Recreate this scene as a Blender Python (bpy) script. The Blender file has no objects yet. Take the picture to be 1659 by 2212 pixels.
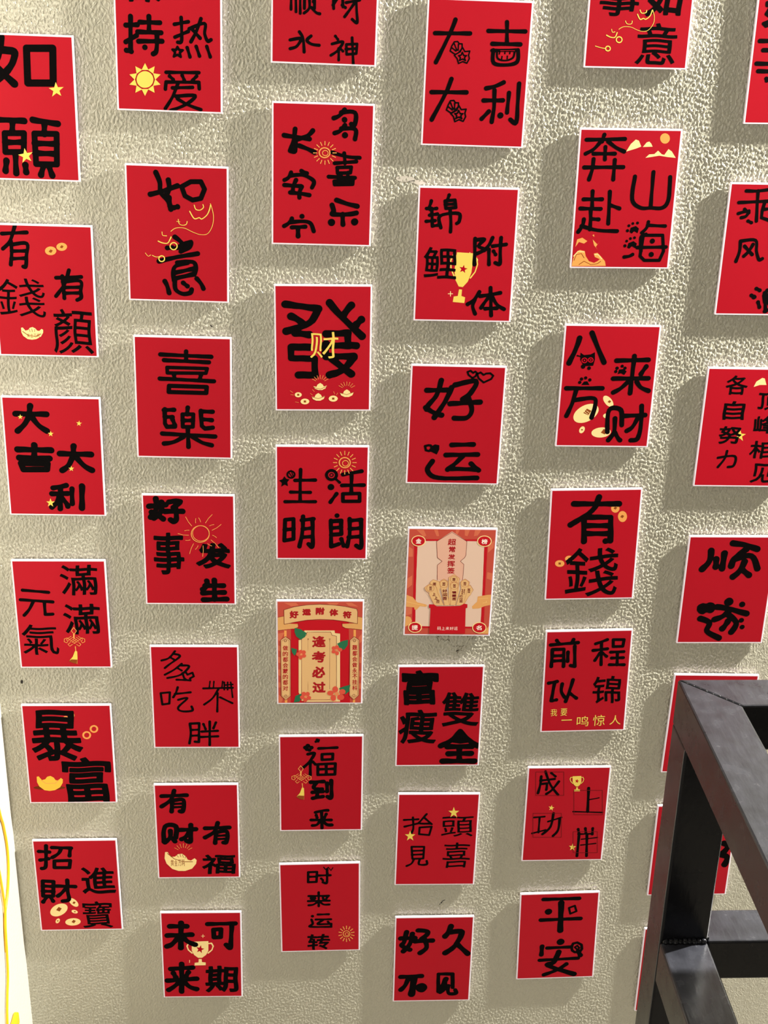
import bpy, bmesh, math, random
import numpy as np
from mathutils import Matrix, Vector, noise
from mathutils.geometry import tessellate_polygon
random.seed(4)
C = bpy.context.scene.collection
S = bpy.context.scene

# ------------------------------------------------------------------ camera
D0, TB, GAP, ZC = 1.627, .0065, .0024, 1.60           # camera to card fronts, board front above the wall, gap behind the board, camera height
YAW, PITCH, ROLL, FPX = 0.0557655, -0.4058669, 0.0260515, 2931.19
cy, sy, cp, sp, cr, sr = math.cos(YAW), math.sin(YAW), math.cos(PITCH), math.sin(PITCH), math.cos(ROLL), math.sin(ROLL)
fw = Vector((sy*cp, cy*cp, sp)); rt = Vector((cy, -sy, 0)); up = rt.cross(fw)
r2 = rt*cr + up*sr; u2 = -rt*sr + up*cr
cam_d = bpy.data.cameras.new('camera'); cam = bpy.data.objects.new('camera', cam_d); C.objects.link(cam)
M = Matrix((r2, u2, -fw)).transposed().to_4x4(); M.translation = Vector((0, -(D0+TB), ZC)); cam.matrix_world = M
cam_d.sensor_fit = 'HORIZONTAL'; cam_d.sensor_width = 36; cam_d.lens = FPX/1659*36; cam_d.clip_start = .02
S.camera = cam

# ------------------------------------------------------------------ world, lamps, exposure
w = bpy.data.worlds.new('world'); S.world = w; w.use_nodes = True
w.node_tree.nodes['Background'].inputs[0].default_value = (1.0, .93, .82, 1)
w.node_tree.nodes['Background'].inputs[1].default_value = .36
S.view_settings.view_transform = 'Standard'; S.view_settings.look = 'None'
S.view_settings.gamma = 1; S.view_settings.use_curve_mapping = False
S.view_settings.exposure = 0.0

def lamp(name, kind, loc, energy, color, **k):
    d = bpy.data.lights.new(name, kind); d.energy = energy; d.color = color
    for a, b in k.items(): setattr(d, a, b)
    o = bpy.data.objects.new(name, d); C.objects.link(o); o.location = loc
    return o
def aim(o, target):
    o.rotation_euler = (Vector(target)-Vector(o.location)).to_track_quat('-Z', 'Y').to_euler()
# wall-washer lamp fixed close to the wall, right of the picture and above: rakes across the plaster
wash = lamp('wall_washer_lamp', 'SPOT', (1.75, -.215, ZC+.65), 780, (1, .965, .9), shadow_soft_size=.028, spot_size=math.radians(112), spot_blend=.25)
aim(wash, (.25, -.03, ZC-.75))
# added soft overhead fill for the wall, not a known lamp
key = lamp('overhead_fill', 'AREA', (.05, -1.7, 2.9), 3, (1, .94, .84), shape='RECTANGLE', size=1.5, size_y=1.0)
aim(key, (.05, -.6, 0.4))
# added fill from behind the camera, low and left, brightens the lower wall
room = lamp('low_front_fill', 'AREA', (-.25, -3.3, .95), 14, (1, .93, .82), shape='RECTANGLE', size=1.8, size_y=1.0)
aim(room, (-.1, 0, .2))
# ------------------------------------------------------------------ materials
def mat(name, col, rough=.5, spec=.5, **k):
    m = bpy.data.materials.new(name); m.use_nodes = True
    b = m.node_tree.nodes['Principled BSDF']
    b.inputs['Base Color'].default_value = (*col, 1); b.inputs['Roughness'].default_value = rough
    b.inputs['Specular IOR Level'].default_value = spec
    for a, v in k.items(): b.inputs[a].default_value = v
    return m
def N(m, t, **k):
    n = m.node_tree.nodes.new(t)
    for a, v in k.items(): setattr(n, a, v)
    return n
def hexc(r, g, b):
    f = lambda c: ((c/255+.055)/1.055)**2.4 if c > 10 else c/255/12.92
    return (f(r), f(g), f(b))

def plaster(name, c1, c2, strength=1.0):
    m = mat(name, c1, .22, 1.0); t = m.node_tree; L = t.links; b = t.nodes['Principled BSDF']
    geo = N(m, 'ShaderNodeNewGeometry')
    mp = N(m, 'ShaderNodeMapping'); mp.inputs['Scale'].default_value = (1, 1, .62)
    L.new(geo.outputs['Position'], mp.inputs['Vector'])
    def noise_(scale, det, rough, dist=0):
        n = N(m, 'ShaderNodeTexNoise'); n.inputs['Scale'].default_value = scale; n.inputs['Detail'].default_value = det
        n.inputs['Roughness'].default_value = rough; n.inputs['Distortion'].default_value = dist
        L.new(mp.outputs[0], n.inputs['Vector']); return n.outputs['Fac']
    def math_(op, a, bb):
        n = N(m, 'ShaderNodeMath', operation=op)
        for i, v in enumerate((a, bb)):
            if isinstance(v, (int, float)): n.inputs[i].default_value = v
            else: L.new(v, n.inputs[i])
        return n.outputs[0]
    # fine orange-peel stipple on top of the modelled relief
    n2 = noise_(520, 2, .6); n3 = noise_(170, 1, .5, .8)
    rid = math_('MAXIMUM', math_('SUBTRACT', 1.0, math_('MULTIPLY', math_('ABSOLUTE', math_('SUBTRACT', n3, .5), 0), 9.0)), 0.0)
    h = math_('ADD', math_('MULTIPLY', n2, .35), math_('MULTIPLY', rid, .34))
    # relief fades where the wall was rubbed smoother, low down on the right
    sep = N(m, 'ShaderNodeSeparateXYZ'); L.new(geo.outputs['Position'], sep.inputs[0])
    mr = N(m, 'ShaderNodeMapRange'); mr.inputs['From Min'].default_value = .05; mr.inputs['From Max'].default_value = .75
    mr.inputs['To Min'].default_value = .7; mr.inputs['To Max'].default_value = 1.0
    L.new(sep.outputs['Z'], mr.inputs['Value'])
    h = math_('MULTIPLY', h, mr.outputs[0])
    bp = N(m, 'ShaderNodeBump'); bp.inputs['Strength'].default_value = 1.0; bp.inputs['Distance'].default_value = .0014*strength
    L.new(h, bp.inputs['Height']); L.new(bp.outputs[0], b.inputs['Normal'])
    mx = N(m, 'ShaderNodeMix', data_type='RGBA'); mx.inputs['A'].default_value = (*c1, 1); mx.inputs['B'].default_value = (*c2, 1)
    big = noise_(3.2, 3, .6); L.new(big, mx.inputs['Factor']); L.new(mx.outputs['Result'], b.inputs['Base Color'])
    return m

M_WALL = plaster('beige_plaster', hexc(187, 183, 163), hexc(175, 172, 153))
M_WALL_L = plaster('white_plaster', hexc(228, 225, 214), hexc(234, 231, 220), .5)
M_FLOOR = mat('grey_floor', hexc(120, 115, 105), .5)
M_CEIL = mat('ceiling_paint', hexc(225, 222, 215), .8)
M_BOARD = mat('white_foam_board', hexc(238, 226, 236), .55, .4)
def red_print():
    m = mat('red_card_print', hexc(174, 10, 30), .5, .15); t = m.node_tree; b = t.nodes['Principled BSDF']
    oi = N(m, 'ShaderNodeObjectInfo'); hs = N(m, 'ShaderNodeHueSaturation')
    mr = N(m, 'ShaderNodeMapRange'); mr.inputs['To Min'].default_value = .93; mr.inputs['To Max'].default_value = 1.05
    t.links.new(oi.outputs['Random'], mr.inputs['Value']); t.links.new(mr.outputs[0], hs.inputs['Value'])
    hs.inputs['Color'].default_value = (*hexc(174, 10, 30), 1); t.links.new(hs.outputs[0], b.inputs['Base Color'])
    return m
M_RED = red_print()
INK = {k: mat('print_'+k, hexc(*c), .8, .03) for k, c in dict(
    black=(9, 7, 7), gold=(232, 205, 95), cream=(246, 218, 150), orange=(232, 160, 85), coin=(246, 216, 150),
    yellow=(240, 190, 70), brown=(140, 70, 30), darkred=(110, 25, 28), red=(174, 10, 30), redover=(174, 10, 30), shade=(110, 45, 20),
    coral=(190, 78, 62), salmon=(208, 108, 78), deepred=(188, 26, 36), tan=(222, 178, 122), tan2=(218, 162, 98),
    cream2=(232, 200, 145), green=(45, 110, 75), flower=(215, 85, 65), flowercore=(225, 140, 90), letterred=(165, 30, 35),
    pale=(222, 190, 168), pink=(222, 172, 148), cloud=(222, 160, 95), cloud2=(232, 185, 115), white=(250, 235, 220),
    brown2=(190, 120, 75)).items()}

def black_paint():
    m = mat('glossy_black_paint', (.004, .004, .005), .16, .26); t = m.node_tree; L = t.links; b = t.nodes['Principled BSDF']
    g = N(m, 'ShaderNodeNewGeometry'); n = N(m, 'ShaderNodeTexNoise'); n.inputs['Scale'].default_value = 60; n.inputs['Detail'].default_value = 5
    L.new(g.outputs['Position'], n.inputs['Vector'])
    mr = N(m, 'ShaderNodeMapRange'); mr.inputs['To Min'].default_value = .12; mr.inputs['To Max'].default_value = .38
    L.new(n.outputs['Fac'], mr.inputs['Value']); L.new(mr.outputs[0], b.inputs['Roughness'])
    n2 = N(m, 'ShaderNodeTexNoise'); n2.inputs['Scale'].default_value = 220; n2.inputs['Detail'].default_value = 3
    mp = N(m, 'ShaderNodeMapping'); mp.inputs['Scale'].default_value = (1, .25, .25); L.new(g.outputs['Position'], mp.inputs[0]); L.new(mp.outputs[0], n2.inputs['Vector'])
    bp = N(m, 'ShaderNodeBump'); bp.inputs['Strength'].default_value = .35; bp.inputs['Distance'].default_value = .0006
    L.new(n2.outputs['Fac'], bp.inputs['Height']); L.new(bp.outputs[0], b.inputs['Normal'])
    # dust and brush marks, plus reflected grey sheen painted onto the upward faces
    sz = N(m, 'ShaderNodeSeparateXYZ'); L.new(g.outputs['True Normal'], sz.inputs[0])
    du = N(m, 'ShaderNodeMapRange'); du.inputs['From Min'].default_value = .8; L.new(sz.outputs['Z'], du.inputs['Value'])
    mm = N(m, 'ShaderNodeMath', operation='MULTIPLY'); L.new(du.outputs[0], mm.inputs[0]); L.new(n.outputs['Fac'], mm.inputs[1])
    mx = N(m, 'ShaderNodeMix', data_type='RGBA'); mx.inputs['A'].default_value = (.004, .004, .005, 1); mx.inputs['B'].default_value = (.052, .054, .066, 1)
    L.new(mm.outputs[0], mx.inputs['Factor']); L.new(mx.outputs['Result'], b.inputs['Base Color'])
    return m
M_BLACK = black_paint()
M_YEL = mat('yellow_cable_jacket', hexc(250, 190, 10), .4)
M_MARK = mat('grey_smudge', hexc(120, 112, 92), .8); M_DARK = mat('dark_mark', hexc(40, 36, 30), .8); M_FILL = mat('pale_filler', hexc(200, 192, 178), .8)

# ------------------------------------------------------------------ helpers
def mesh(name, verts, faces, m, parent=None, midx=None):
    me = bpy.data.meshes.new(name); me.from_pydata([tuple(v) for v in verts], [], faces); me.update()
    for x in (m if isinstance(m, (list, tuple)) else [m]): me.materials.append(x)
    if midx is not None: me.polygons.foreach_set('material_index', midx)
    o = bpy.data.objects.new(name, me); C.objects.link(o)
    if parent: o.parent = parent
    return o
def frombm(name, bm, m, parent=None):
    me = bpy.data.meshes.new(name); bm.normal_update(); bm.to_mesh(me); bm.free(); me.materials.append(m)
    o = bpy.data.objects.new(name, me); C.objects.link(o)
    if parent: o.parent = parent
    return o
def box_bm(x0, x1, y0, y1, z0, z1, bevel=0, seg=2):
    bm = bmesh.new(); bmesh.ops.create_cube(bm, size=1)
    for v in bm.verts: v.co = Vector(((x0+x1)/2+v.co.x*(x1-x0), (y0+y1)/2+v.co.y*(y1-y0), (z0+z1)/2+v.co.z*(z1-z0)))
    if bevel: bmesh.ops.bevel(bm, geom=bm.edges[:], offset=bevel, segments=seg, affect='EDGES', profile=.5)
    return bm
def struct(o): o['kind'] = 'structure'; return o

# ------------------------------------------------------------------ room shell
XL = -.431
def relief(nx, nz, hx, hz, seed):
    # rolled plaster: band-limited bumps 3-8 mm apart, with broad trowel waviness
    rng = np.random.default_rng(seed); g = rng.standard_normal((nz, nx)); G = np.fft.rfft2(g)
    fz = np.fft.fftfreq(nz, hz)[:, None]; fx = np.fft.rfftfreq(nx, hx)[None]
    f = np.hypot(fx, fz*1.35)                      # a little taller than wide
    def band(f0, bw): 
        r = np.fft.irfft2(G*np.exp(-(np.log((f+1e-6)/f0)/bw)**2), s=(nz, nx)); return r/r.std()
    a = band(RF0, .55); c = band(RF0*.33, .5); m = band(9, .8)
    h = np.tanh(a*.9+.12*c)*(.9+.1*m)
    return h
RF0, RAMP = 215, .00060
px_, pz_ = .00108, .0013
gx = np.arange(XL, .61, px_); gz = np.arange(ZC-1.585, ZC-.03, pz_)
Hf = relief(len(gx), len(gz), px_, pz_, 3)
fade = np.clip((gz-.02)/.65, .6, 1)[:, None]      # relief is rubbed smoother low down
ex = np.clip(np.minimum(1e9, (gx[-1]-gx)/.02), 0, 1)[None]*np.clip((gz[-1]-gz)/.02, 0, 1)[:, None]*np.clip((gz-gz[0])/.005, 0, 1)[:, None]
Hf = Hf*fade*ex*RAMP
gx = np.concatenate((gx, [3.2])); gz = np.concatenate(([0.0], gz, [2.95]))
Hf = np.pad(Hf, ((1, 1), (0, 1)))
nx, nz = len(gx), len(gz); X, Z = np.meshgrid(gx, gz)
co = np.stack([X, -Hf, Z], -1).reshape(-1, 3).astype(np.float32)
j, i = np.meshgrid(np.arange(nz-1), np.arange(nx-1), indexing='ij'); q = (j*nx+i).ravel()
quads = np.stack([q, q+1, q+nx+1, q+nx], -1).astype(np.int32)
me = bpy.data.meshes.new('wall_back'); me.vertices.add(len(co)); me.vertices.foreach_set('co', co.ravel())
me.loops.add(quads.size); me.loops.foreach_set('vertex_index', quads.ravel())
me.polygons.add(len(quads)); me.polygons.foreach_set('loop_start', np.arange(0, quads.size, 4, dtype=np.int32)); 
me.polygons.foreach_set('loop_total', np.full(len(quads), 4, dtype=np.int32)); me.polygons.foreach_set('use_smooth', np.ones(len(quads), bool))
me.update(calc_edges=True); me.materials.append(M_WALL)
wall = bpy.data.objects.new('wall_back', me); C.objects.link(wall); struct(wall)
struct(frombm('wall_left', box_bm(XL-.12, XL, -.34, .12, 0, 2.95), M_WALL_L))
struct(frombm('floor', box_bm(XL-.12, 3.2, -3.6, .12, -.1, 0), M_FLOOR))
struct(frombm('ceiling', box_bm(XL-.12, 3.2, -3.6, .12, 2.95, 3.05), M_CEIL))

def smear(name, m, blobs, y=-.0003):
    vs, fs = [], []
    for (x, z, rx, rz, rot) in blobs:
        n = 10; b = len(vs); c, s = math.cos(rot), math.sin(rot)
        for i in range(n):
            a = 2*math.pi*i/n; k = random.uniform(.75, 1.15)
            px, pz = rx*math.cos(a)*k, rz*math.sin(a)*k
            vs.append((x+px*c-pz*s, y, z+px*s+pz*c))
        fs.append(tuple(range(b, b+n))[::-1])
    return mesh(name, vs, fs, m, wall)
def onwall(x, z): return x, ZC+z
bl = []
for (cx, cz) in [(.178, -.888), (.200, -.905), (.213, -.886)]:
    for i in range(16):
        bl.append((cx+random.uniform(-.009, .009), ZC+cz+random.uniform(-.008, .008), random.uniform(.0015, .0035), .0005, random.choice([.6, 1.2, 1.9, 2.6])))
smear('scribble', M_MARK, bl)
smear('leaf_stroke', M_DARK, [(.192, ZC-1.342, .0045, .0010, .9), (.196, ZC-1.337, .003, .0006, .5)])
smear('nail_hole', M_DARK, [(-.3989, ZC-.9581, .0022, .0030, 0)])
smear('speck', M_DARK, [(-.1281, ZC-.455, .0016, .0018, 0)])
smear('filler_patch', M_FILL, [(.106, ZC-.272, .013, .004, 0), (.121, ZC-.276, .010, .003, -.1)])
smear('hairline_crack', M_MARK, [(-.006, ZC-.148, .006, .0004, -1.2), (-.001, ZC-.158, .005, .0004, -1.0)])

# yellow cable hanging on the left wall
def tube(name, pts, r, m, parent=None, n=10, sub=5):
    P = [Vector(p) for p in pts]; Q = []
    for i in range(len(P)-1):
        a, b, c, d = P[max(i-1, 0)], P[i], P[i+1], P[min(i+2, len(P)-1)]
        for k in range(sub):
            t = k/sub; Q.append(.5*((2*b)+(c-a)*t+(2*a-5*b+4*c-d)*t*t+(3*b-a-3*c+d)*t**3))
    Q.append(P[-1]); vs, fs = [], []
    for i, q in enumerate(Q):
        t = (Q[min(i+1, len(Q)-1)]-Q[max(i-1, 0)]).normalized(); a = t.cross(Vector((1, 0, 0))).normalized(); b = t.cross(a)
        for k in range(n):
            g = 2*math.pi*k/n; vs.append(q+a*math.cos(g)*r+b*math.sin(g)*r)
    for i in range(len(Q)-1):
        for k in range(n): fs.append((i*n+k, i*n+(k+1) % n, (i+1)*n+(k+1) % n, (i+1)*n+k))
    fs.append(tuple(range(n))); fs.append(tuple(range((len(Q)-1)*n, len(Q)*n))[::-1])
    o = mesh(name, vs, fs, m, parent); o.data.polygons.foreach_set('use_smooth', [True]*len(fs)); return o
root = bpy.data.objects.new('hanging_cable', None); C.objects.link(root); root.location = (XL+.002, -.11, .02)
root['label'] = 'thin yellow cable hanging in a loop on the white side wall at far left'; root['category'] = 'cable'
def cab(name, pts, r=.0018):
    return tube(name, [(x-(XL+.002), y+.11, z-.02) for x, y, z in pts], r, M_YEL, root)
xc = XL+.0020
cab('cable_strand', [(xc, -.10, .56), (xc, -.078, .51), (xc, -.0644, .467), (xc, -.0555, .445), (xc, -.0478, .404), (xc, -.0531, .3683), (xc, -.0702, .3417), (xc, -.0916, .3271), (xc, -.101, .31), (xc, -.1085, .27)])
cab('cable_strand', [(xc+.001, -.118, .45), (xc+.001, -.105, .41), (xc+.001, -.0977, .364), (xc+.001, -.0955, .334), (xc+.001, -.1038, .305), (xc+.001, -.1093, .269), (xc+.001, -.1171, .2347), (xc+.001, -.132, .2086), (xc+.001, -.1447, .175), (xc+.001, -.150, .12), (xc+.001, -.150, .02)])
o = frombm('cable_clip', box_bm(-.0015, .006, -.012, .012, .112, .132, .002), M_YEL, root)

# ------------------------------------------------------------------ printed lettering: distance fields turned into smooth flat meshes
U = 1e-4
GLY = {}
def load_font(chars):
    obs = []
    for ch in sorted(chars):
        cu = bpy.data.curves.new('t', 'FONT'); cu.body = ch; cu.resolution_u = 4; cu.fill_mode = 'BOTH'
        o = bpy.data.objects.new('t', cu); C.objects.link(o); obs.append((ch, o))
    dg = bpy.context.evaluated_depsgraph_get(); dg.update()
    for ch, o in obs:
        me = o.evaluated_get(dg).to_mesh()
        v = np.zeros(len(me.vertices)*3); me.vertices.foreach_get('co', v); v = v.reshape(-1, 3)[:, :2]
        cnt = {}
        for p in me.polygons:
            vs = [tuple(np.round(v[i], 5)) for i in p.vertices]
            for i in range(len(vs)):
                e = (vs[i], vs[(i+1) % len(vs)]); r = (e[1], e[0])
                if r in cnt: cnt[r] += 1
                else: cnt[e] = cnt.get(e, 0)+1
        seg = np.array([e for e, n in cnt.items() if n == 1], float).reshape(-1, 2, 2)
        GLY[ch] = seg
        o.to_mesh_clear() if False else None
    for ch, o in obs:
        cu = o.data; bpy.data.objects.remove(o); bpy.data.curves.remove(cu)
def seg_dist(px, py, seg):
    ax, ay = seg[:, 0, 0], seg[:, 0, 1]; dx, dy = seg[:, 1, 0]-ax, seg[:, 1, 1]-ay
    L = dx*dx+dy*dy+1e-9
    X = px[:, None]-ax; Y = py[:, None]-ay
    t = np.clip((X*dx+Y*dy)/L, 0, 1)
    return np.hypot(X-t*dx, Y-t*dy)
def inside(px, py, seg):
    ax, ay, bx, by = seg[:, 0, 0], seg[:, 0, 1], seg[:, 1, 0], seg[:, 1, 1]
    c = (ay[None] > py[:, None]) != (by[None] > py[:, None])
    xi = ax+(py[:, None]-ay)*(bx-ax)/np.where(by == ay, 1e-9, by-ay)
    return (np.sum(c & (px[:, None] < xi), 1) % 2) == 1
def catmull(P, n=5):
    P = [np.array(p, float) for p in P]; Q = []
    for i in range(len(P)-1):
        a, b, c, d = P[max(i-1, 0)], P[i], P[i+1], P[min(i+2, len(P)-1)]
        for k in range(n):
            t = k/n; Q.append(.5*((2*b)+(c-a)*t+(2*a-5*b+4*c-d)*t*t+(3*b-a-3*c+d)*t**3))
    Q.append(P[-1]); return Q
def contour(F, x0, y0, h):
    """fill the region F<0 of a grid with faces (runs inside, clipped cells on the rim)"""
    ny, nx = F.shape; ins = F < 0; vs, fs = [], []
    full = ins[:-1, :-1] & ins[1:, :-1] & ins[:-1, 1:] & ins[1:, 1:]
    anyi = ins[:-1, :-1] | ins[1:, :-1] | ins[:-1, 1:] | ins[1:, 1:]
    for j in range(ny-1):
        row = full[j]
        if row.any():
            d = np.diff(np.concatenate(([0], row.astype(int), [0]))); st = np.where(d == 1)[0]; en = np.where(d == -1)[0]
            for a, b in zip(st, en):
                n = len(vs); vs += [(x0+a*h, y0+j*h), (x0+b*h, y0+j*h), (x0+b*h, y0+(j+1)*h), (x0+a*h, y0+(j+1)*h)]; fs.append((n, n+1, n+2, n+3))
    jj, ii = np.where(anyi & ~full)
    for j, i in zip(jj, ii):
        c = ((i, j, F[j, i]), (i+1, j, F[j, i+1]), (i+1, j+1, F[j+1, i+1]), (i, j+1, F[j+1, i])); poly = []
        for k in range(4):
            a, b = c[k], c[(k+1) % 4]
            if a[2] < 0: poly.append((x0+a[0]*h, y0+a[1]*h))
            if (a[2] < 0) != (b[2] < 0):
                t = a[2]/(a[2]-b[2]); poly.append((x0+(a[0]+(b[0]-a[0])*t)*h, y0+(a[1]+(b[1]-a[1])*t)*h))
        if len(poly) > 2:
            n = len(vs); vs += poly; fs.append(tuple(range(n, n+len(poly))))
    return vs, fs
def field_font(ch, box, r):
    x0, y0, x1, y1 = box; seg = GLY[ch]; mn = seg.reshape(-1, 2).min(0); mx = seg.reshape(-1, 2).max(0); ext = np.maximum(mx-mn, .25)
    sz = (x1-x0+y1-y0)/2
    d = (r-.037*sz) if r > 0 else 0.0
    bx0, by0, bx1, by1 = x0+d, y0+d, x1-d, y1-d
    sc = np.array([(bx1-bx0)/ext[0], (by1-by0)/ext[1]]); cen = (mn+mx)/2
    sg = (seg-cen)*sc+np.array([(bx0+bx1)/2, (by0+by1)/2])
    h = max(3.0, min(5.0, sz/40)); m = abs(d)+h*2
    nx, ny = int((x1-x0+2*m)/h)+1, int((y1-y0+2*m)/h)+1
    gx, gy = np.meshgrid(x0-m+np.arange(nx)*h, y0-m+np.arange(ny)*h)
    px, py = gx.ravel(), gy.ravel()
    if sz > 180:      # hand-drawn waver
        k = sz*.012; px = px+k*np.sin(py/sz*9+ord(ch)); py = py+k*np.sin(gx.ravel()/sz*8+ord(ch)*.7)
    D = seg_dist(px, py, sg).min(1); I = inside(px, py, sg)
    F = np.where(I, -D, D)-d
    return F.reshape(ny, nx), x0-m, y0-m, h
def field_strokes(strokes):
    allp = []; S_ = []
    for s in strokes.split(';'):
        tk = s.split(); fl = ''; 
        if tk[0][0] in 'SCF': fl = tk[0][0]; tk[0] = tk[0][1:]
        r = float(tk[0]); P = [tuple(map(float, t.split(','))) for t in tk[1:]]
        if fl == 'C' or fl == 'F': P = P+[P[0]]
        if fl == 'S' and len(P) > 2: P = catmull(P)
        if len(P) == 1: P = [P[0], P[0]]
        P = np.array(P); S_.append((fl, r, np.stack([P[:-1], P[1:]], 1))); allp.append(np.vstack([P-r, P+r]))
    A = np.vstack(allp); mn, mx = A.min(0), A.max(0); sz = max(mx-mn); h = max(3.0, min(5.0, sz/50))
    nx, ny = int((mx[0]-mn[0])/h)+4, int((mx[1]-mn[1])/h)+4; x0, y0 = mn-h
    gx, gy = np.meshgrid(x0+np.arange(nx)*h, y0+np.arange(ny)*h); px, py = gx.ravel(), gy.ravel()
    F = np.full(px.shape, 1e9)
    for i, (fl, r, sg) in enumerate(S_):
        ln = np.hypot(*(sg[-1, 1]-sg[0, 0]))+1
        tt = ((px-sg[0, 0, 0])*(sg[-1, 1, 0]-sg[0, 0, 0])+(py-sg[0, 0, 1])*(sg[-1, 1, 1]-sg[0, 0, 1]))/ln/ln
        rr = r*(1+.10*np.cos(np.clip(tt, 0, 1)*2*math.pi)+.03*np.sin(px/23+py/31+i)) if fl != 'C' else r
        D = seg_dist(px, py, sg).min(1)
        if fl == 'F': D = np.where(inside(px, py, sg), -D, D); rr = 1.0
        F = np.minimum(F, D-rr)
    return F.reshape(ny, nx), x0, y0, h

CARDS = {
'ruyi2':(-0.1641,-0.3413,0.1203,0.1627,-0.0183),
'changan':(0.0077,-0.2689,0.1187,0.1653,-0.0106),
'jinli':(0.1817,-0.3616,0.1203,0.1638,-0.0065),
'benfu':(0.3706,-0.2918,0.1217,0.1660,0.0056),
'xile':(-0.1643,-0.5465,0.1200,0.1599,-0.0156),
'daji2':(-0.3301,-0.6265,0.1225,0.1610,-0.0112),
'haoshi':(-0.1636,-0.7564,0.1194,0.1588,-0.0072),
'facai':(0.0099,-0.4805,0.1195,0.1615,0.0056),
'shenghuo':(0.0098,-0.6887,0.1196,0.1603,-0.0010),
'haoyun':(0.1792,-0.5802,0.1201,0.1602,-0.0127),
'qian':(0.1814,-0.8032,0.1181,0.1603,-0.0108),
'bafang':(0.3700,-0.5267,0.1208,0.1618,-0.0037),
'youqian5':(0.3703,-0.7470,0.1206,0.1615,0.0188),
'yuanqi':(-0.3356,-0.8517,0.1227,0.1617,0.0001),
'baofu':(-0.3404,-1.0718,0.1225,0.1619,-0.0001),
'duochi':(-0.1627,-0.9804,0.1196,0.1626,-0.0044),
'youcai':(-0.1667,-1.2043,0.1196,0.1638,-0.0001),
'zhaocai':(-0.3434,-1.2983,0.1208,0.1632,0.0051),
'weilai':(-0.1669,-1.4301,0.1202,0.1624,-0.0045),
'fu_amulet':(0.0083,-0.9102,0.1180,0.1609,0.0018),
'fudao':(0.0111,-1.1232,0.1187,0.1614,0.0041),
'shilai':(0.0108,-1.3435,0.1189,0.1631,0.0144),
'fushou':(0.1757,-1.0122,0.1192,0.1631,0.0025),
'taitou':(0.1805,-1.2221,0.1185,0.1620,-0.0049),
'haojiu':(0.1834,-1.4439,0.1191,0.1630,0.0029),
'qiancheng':(0.3785,-0.9561,0.1199,0.1617,0.0213),
'chenggong':(0.3672,-1.1790,0.1200,0.1641,0.0051),
'pingan':(0.3719,-1.4020,0.1198,0.1633,0.0246),
'ruyuan':(-0.3343,-0.1991,0.1200,0.1622,-0.0140),
'reyi':(-0.1665,-0.1187,0.1200,0.1622,-0.0175),
'youyan':(-0.3260,-0.4125,0.1200,0.1622,-0.0122),
'shunfeng':(0.0097,-0.0634,0.1200,0.1622,-0.0175),
'daji':(0.1841,-0.1516,0.1200,0.1622,-0.0140),
'shiru':(0.3677,-0.0605,0.1200,0.1622,0.0000),
'haoshi6':(0.5619,-0.1195,0.1200,0.1622,0.0087),
'chengfeng':(0.5560,-0.3502,0.1200,0.1622,0.0000),
'gezi':(0.5560,-0.5809,0.1200,0.1622,-0.0052),
'shunsui':(0.5591,-0.8144,0.1200,0.1622,0.0000),
'card7':(0.5612,-1.0267,0.1200,0.1622,-0.0140),
'card8':(0.5619,-1.2455,0.1200,0.1622,0.0035),
'card9':(0.5649,-1.4705,0.1200,0.1622,0.0000),
}
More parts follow.
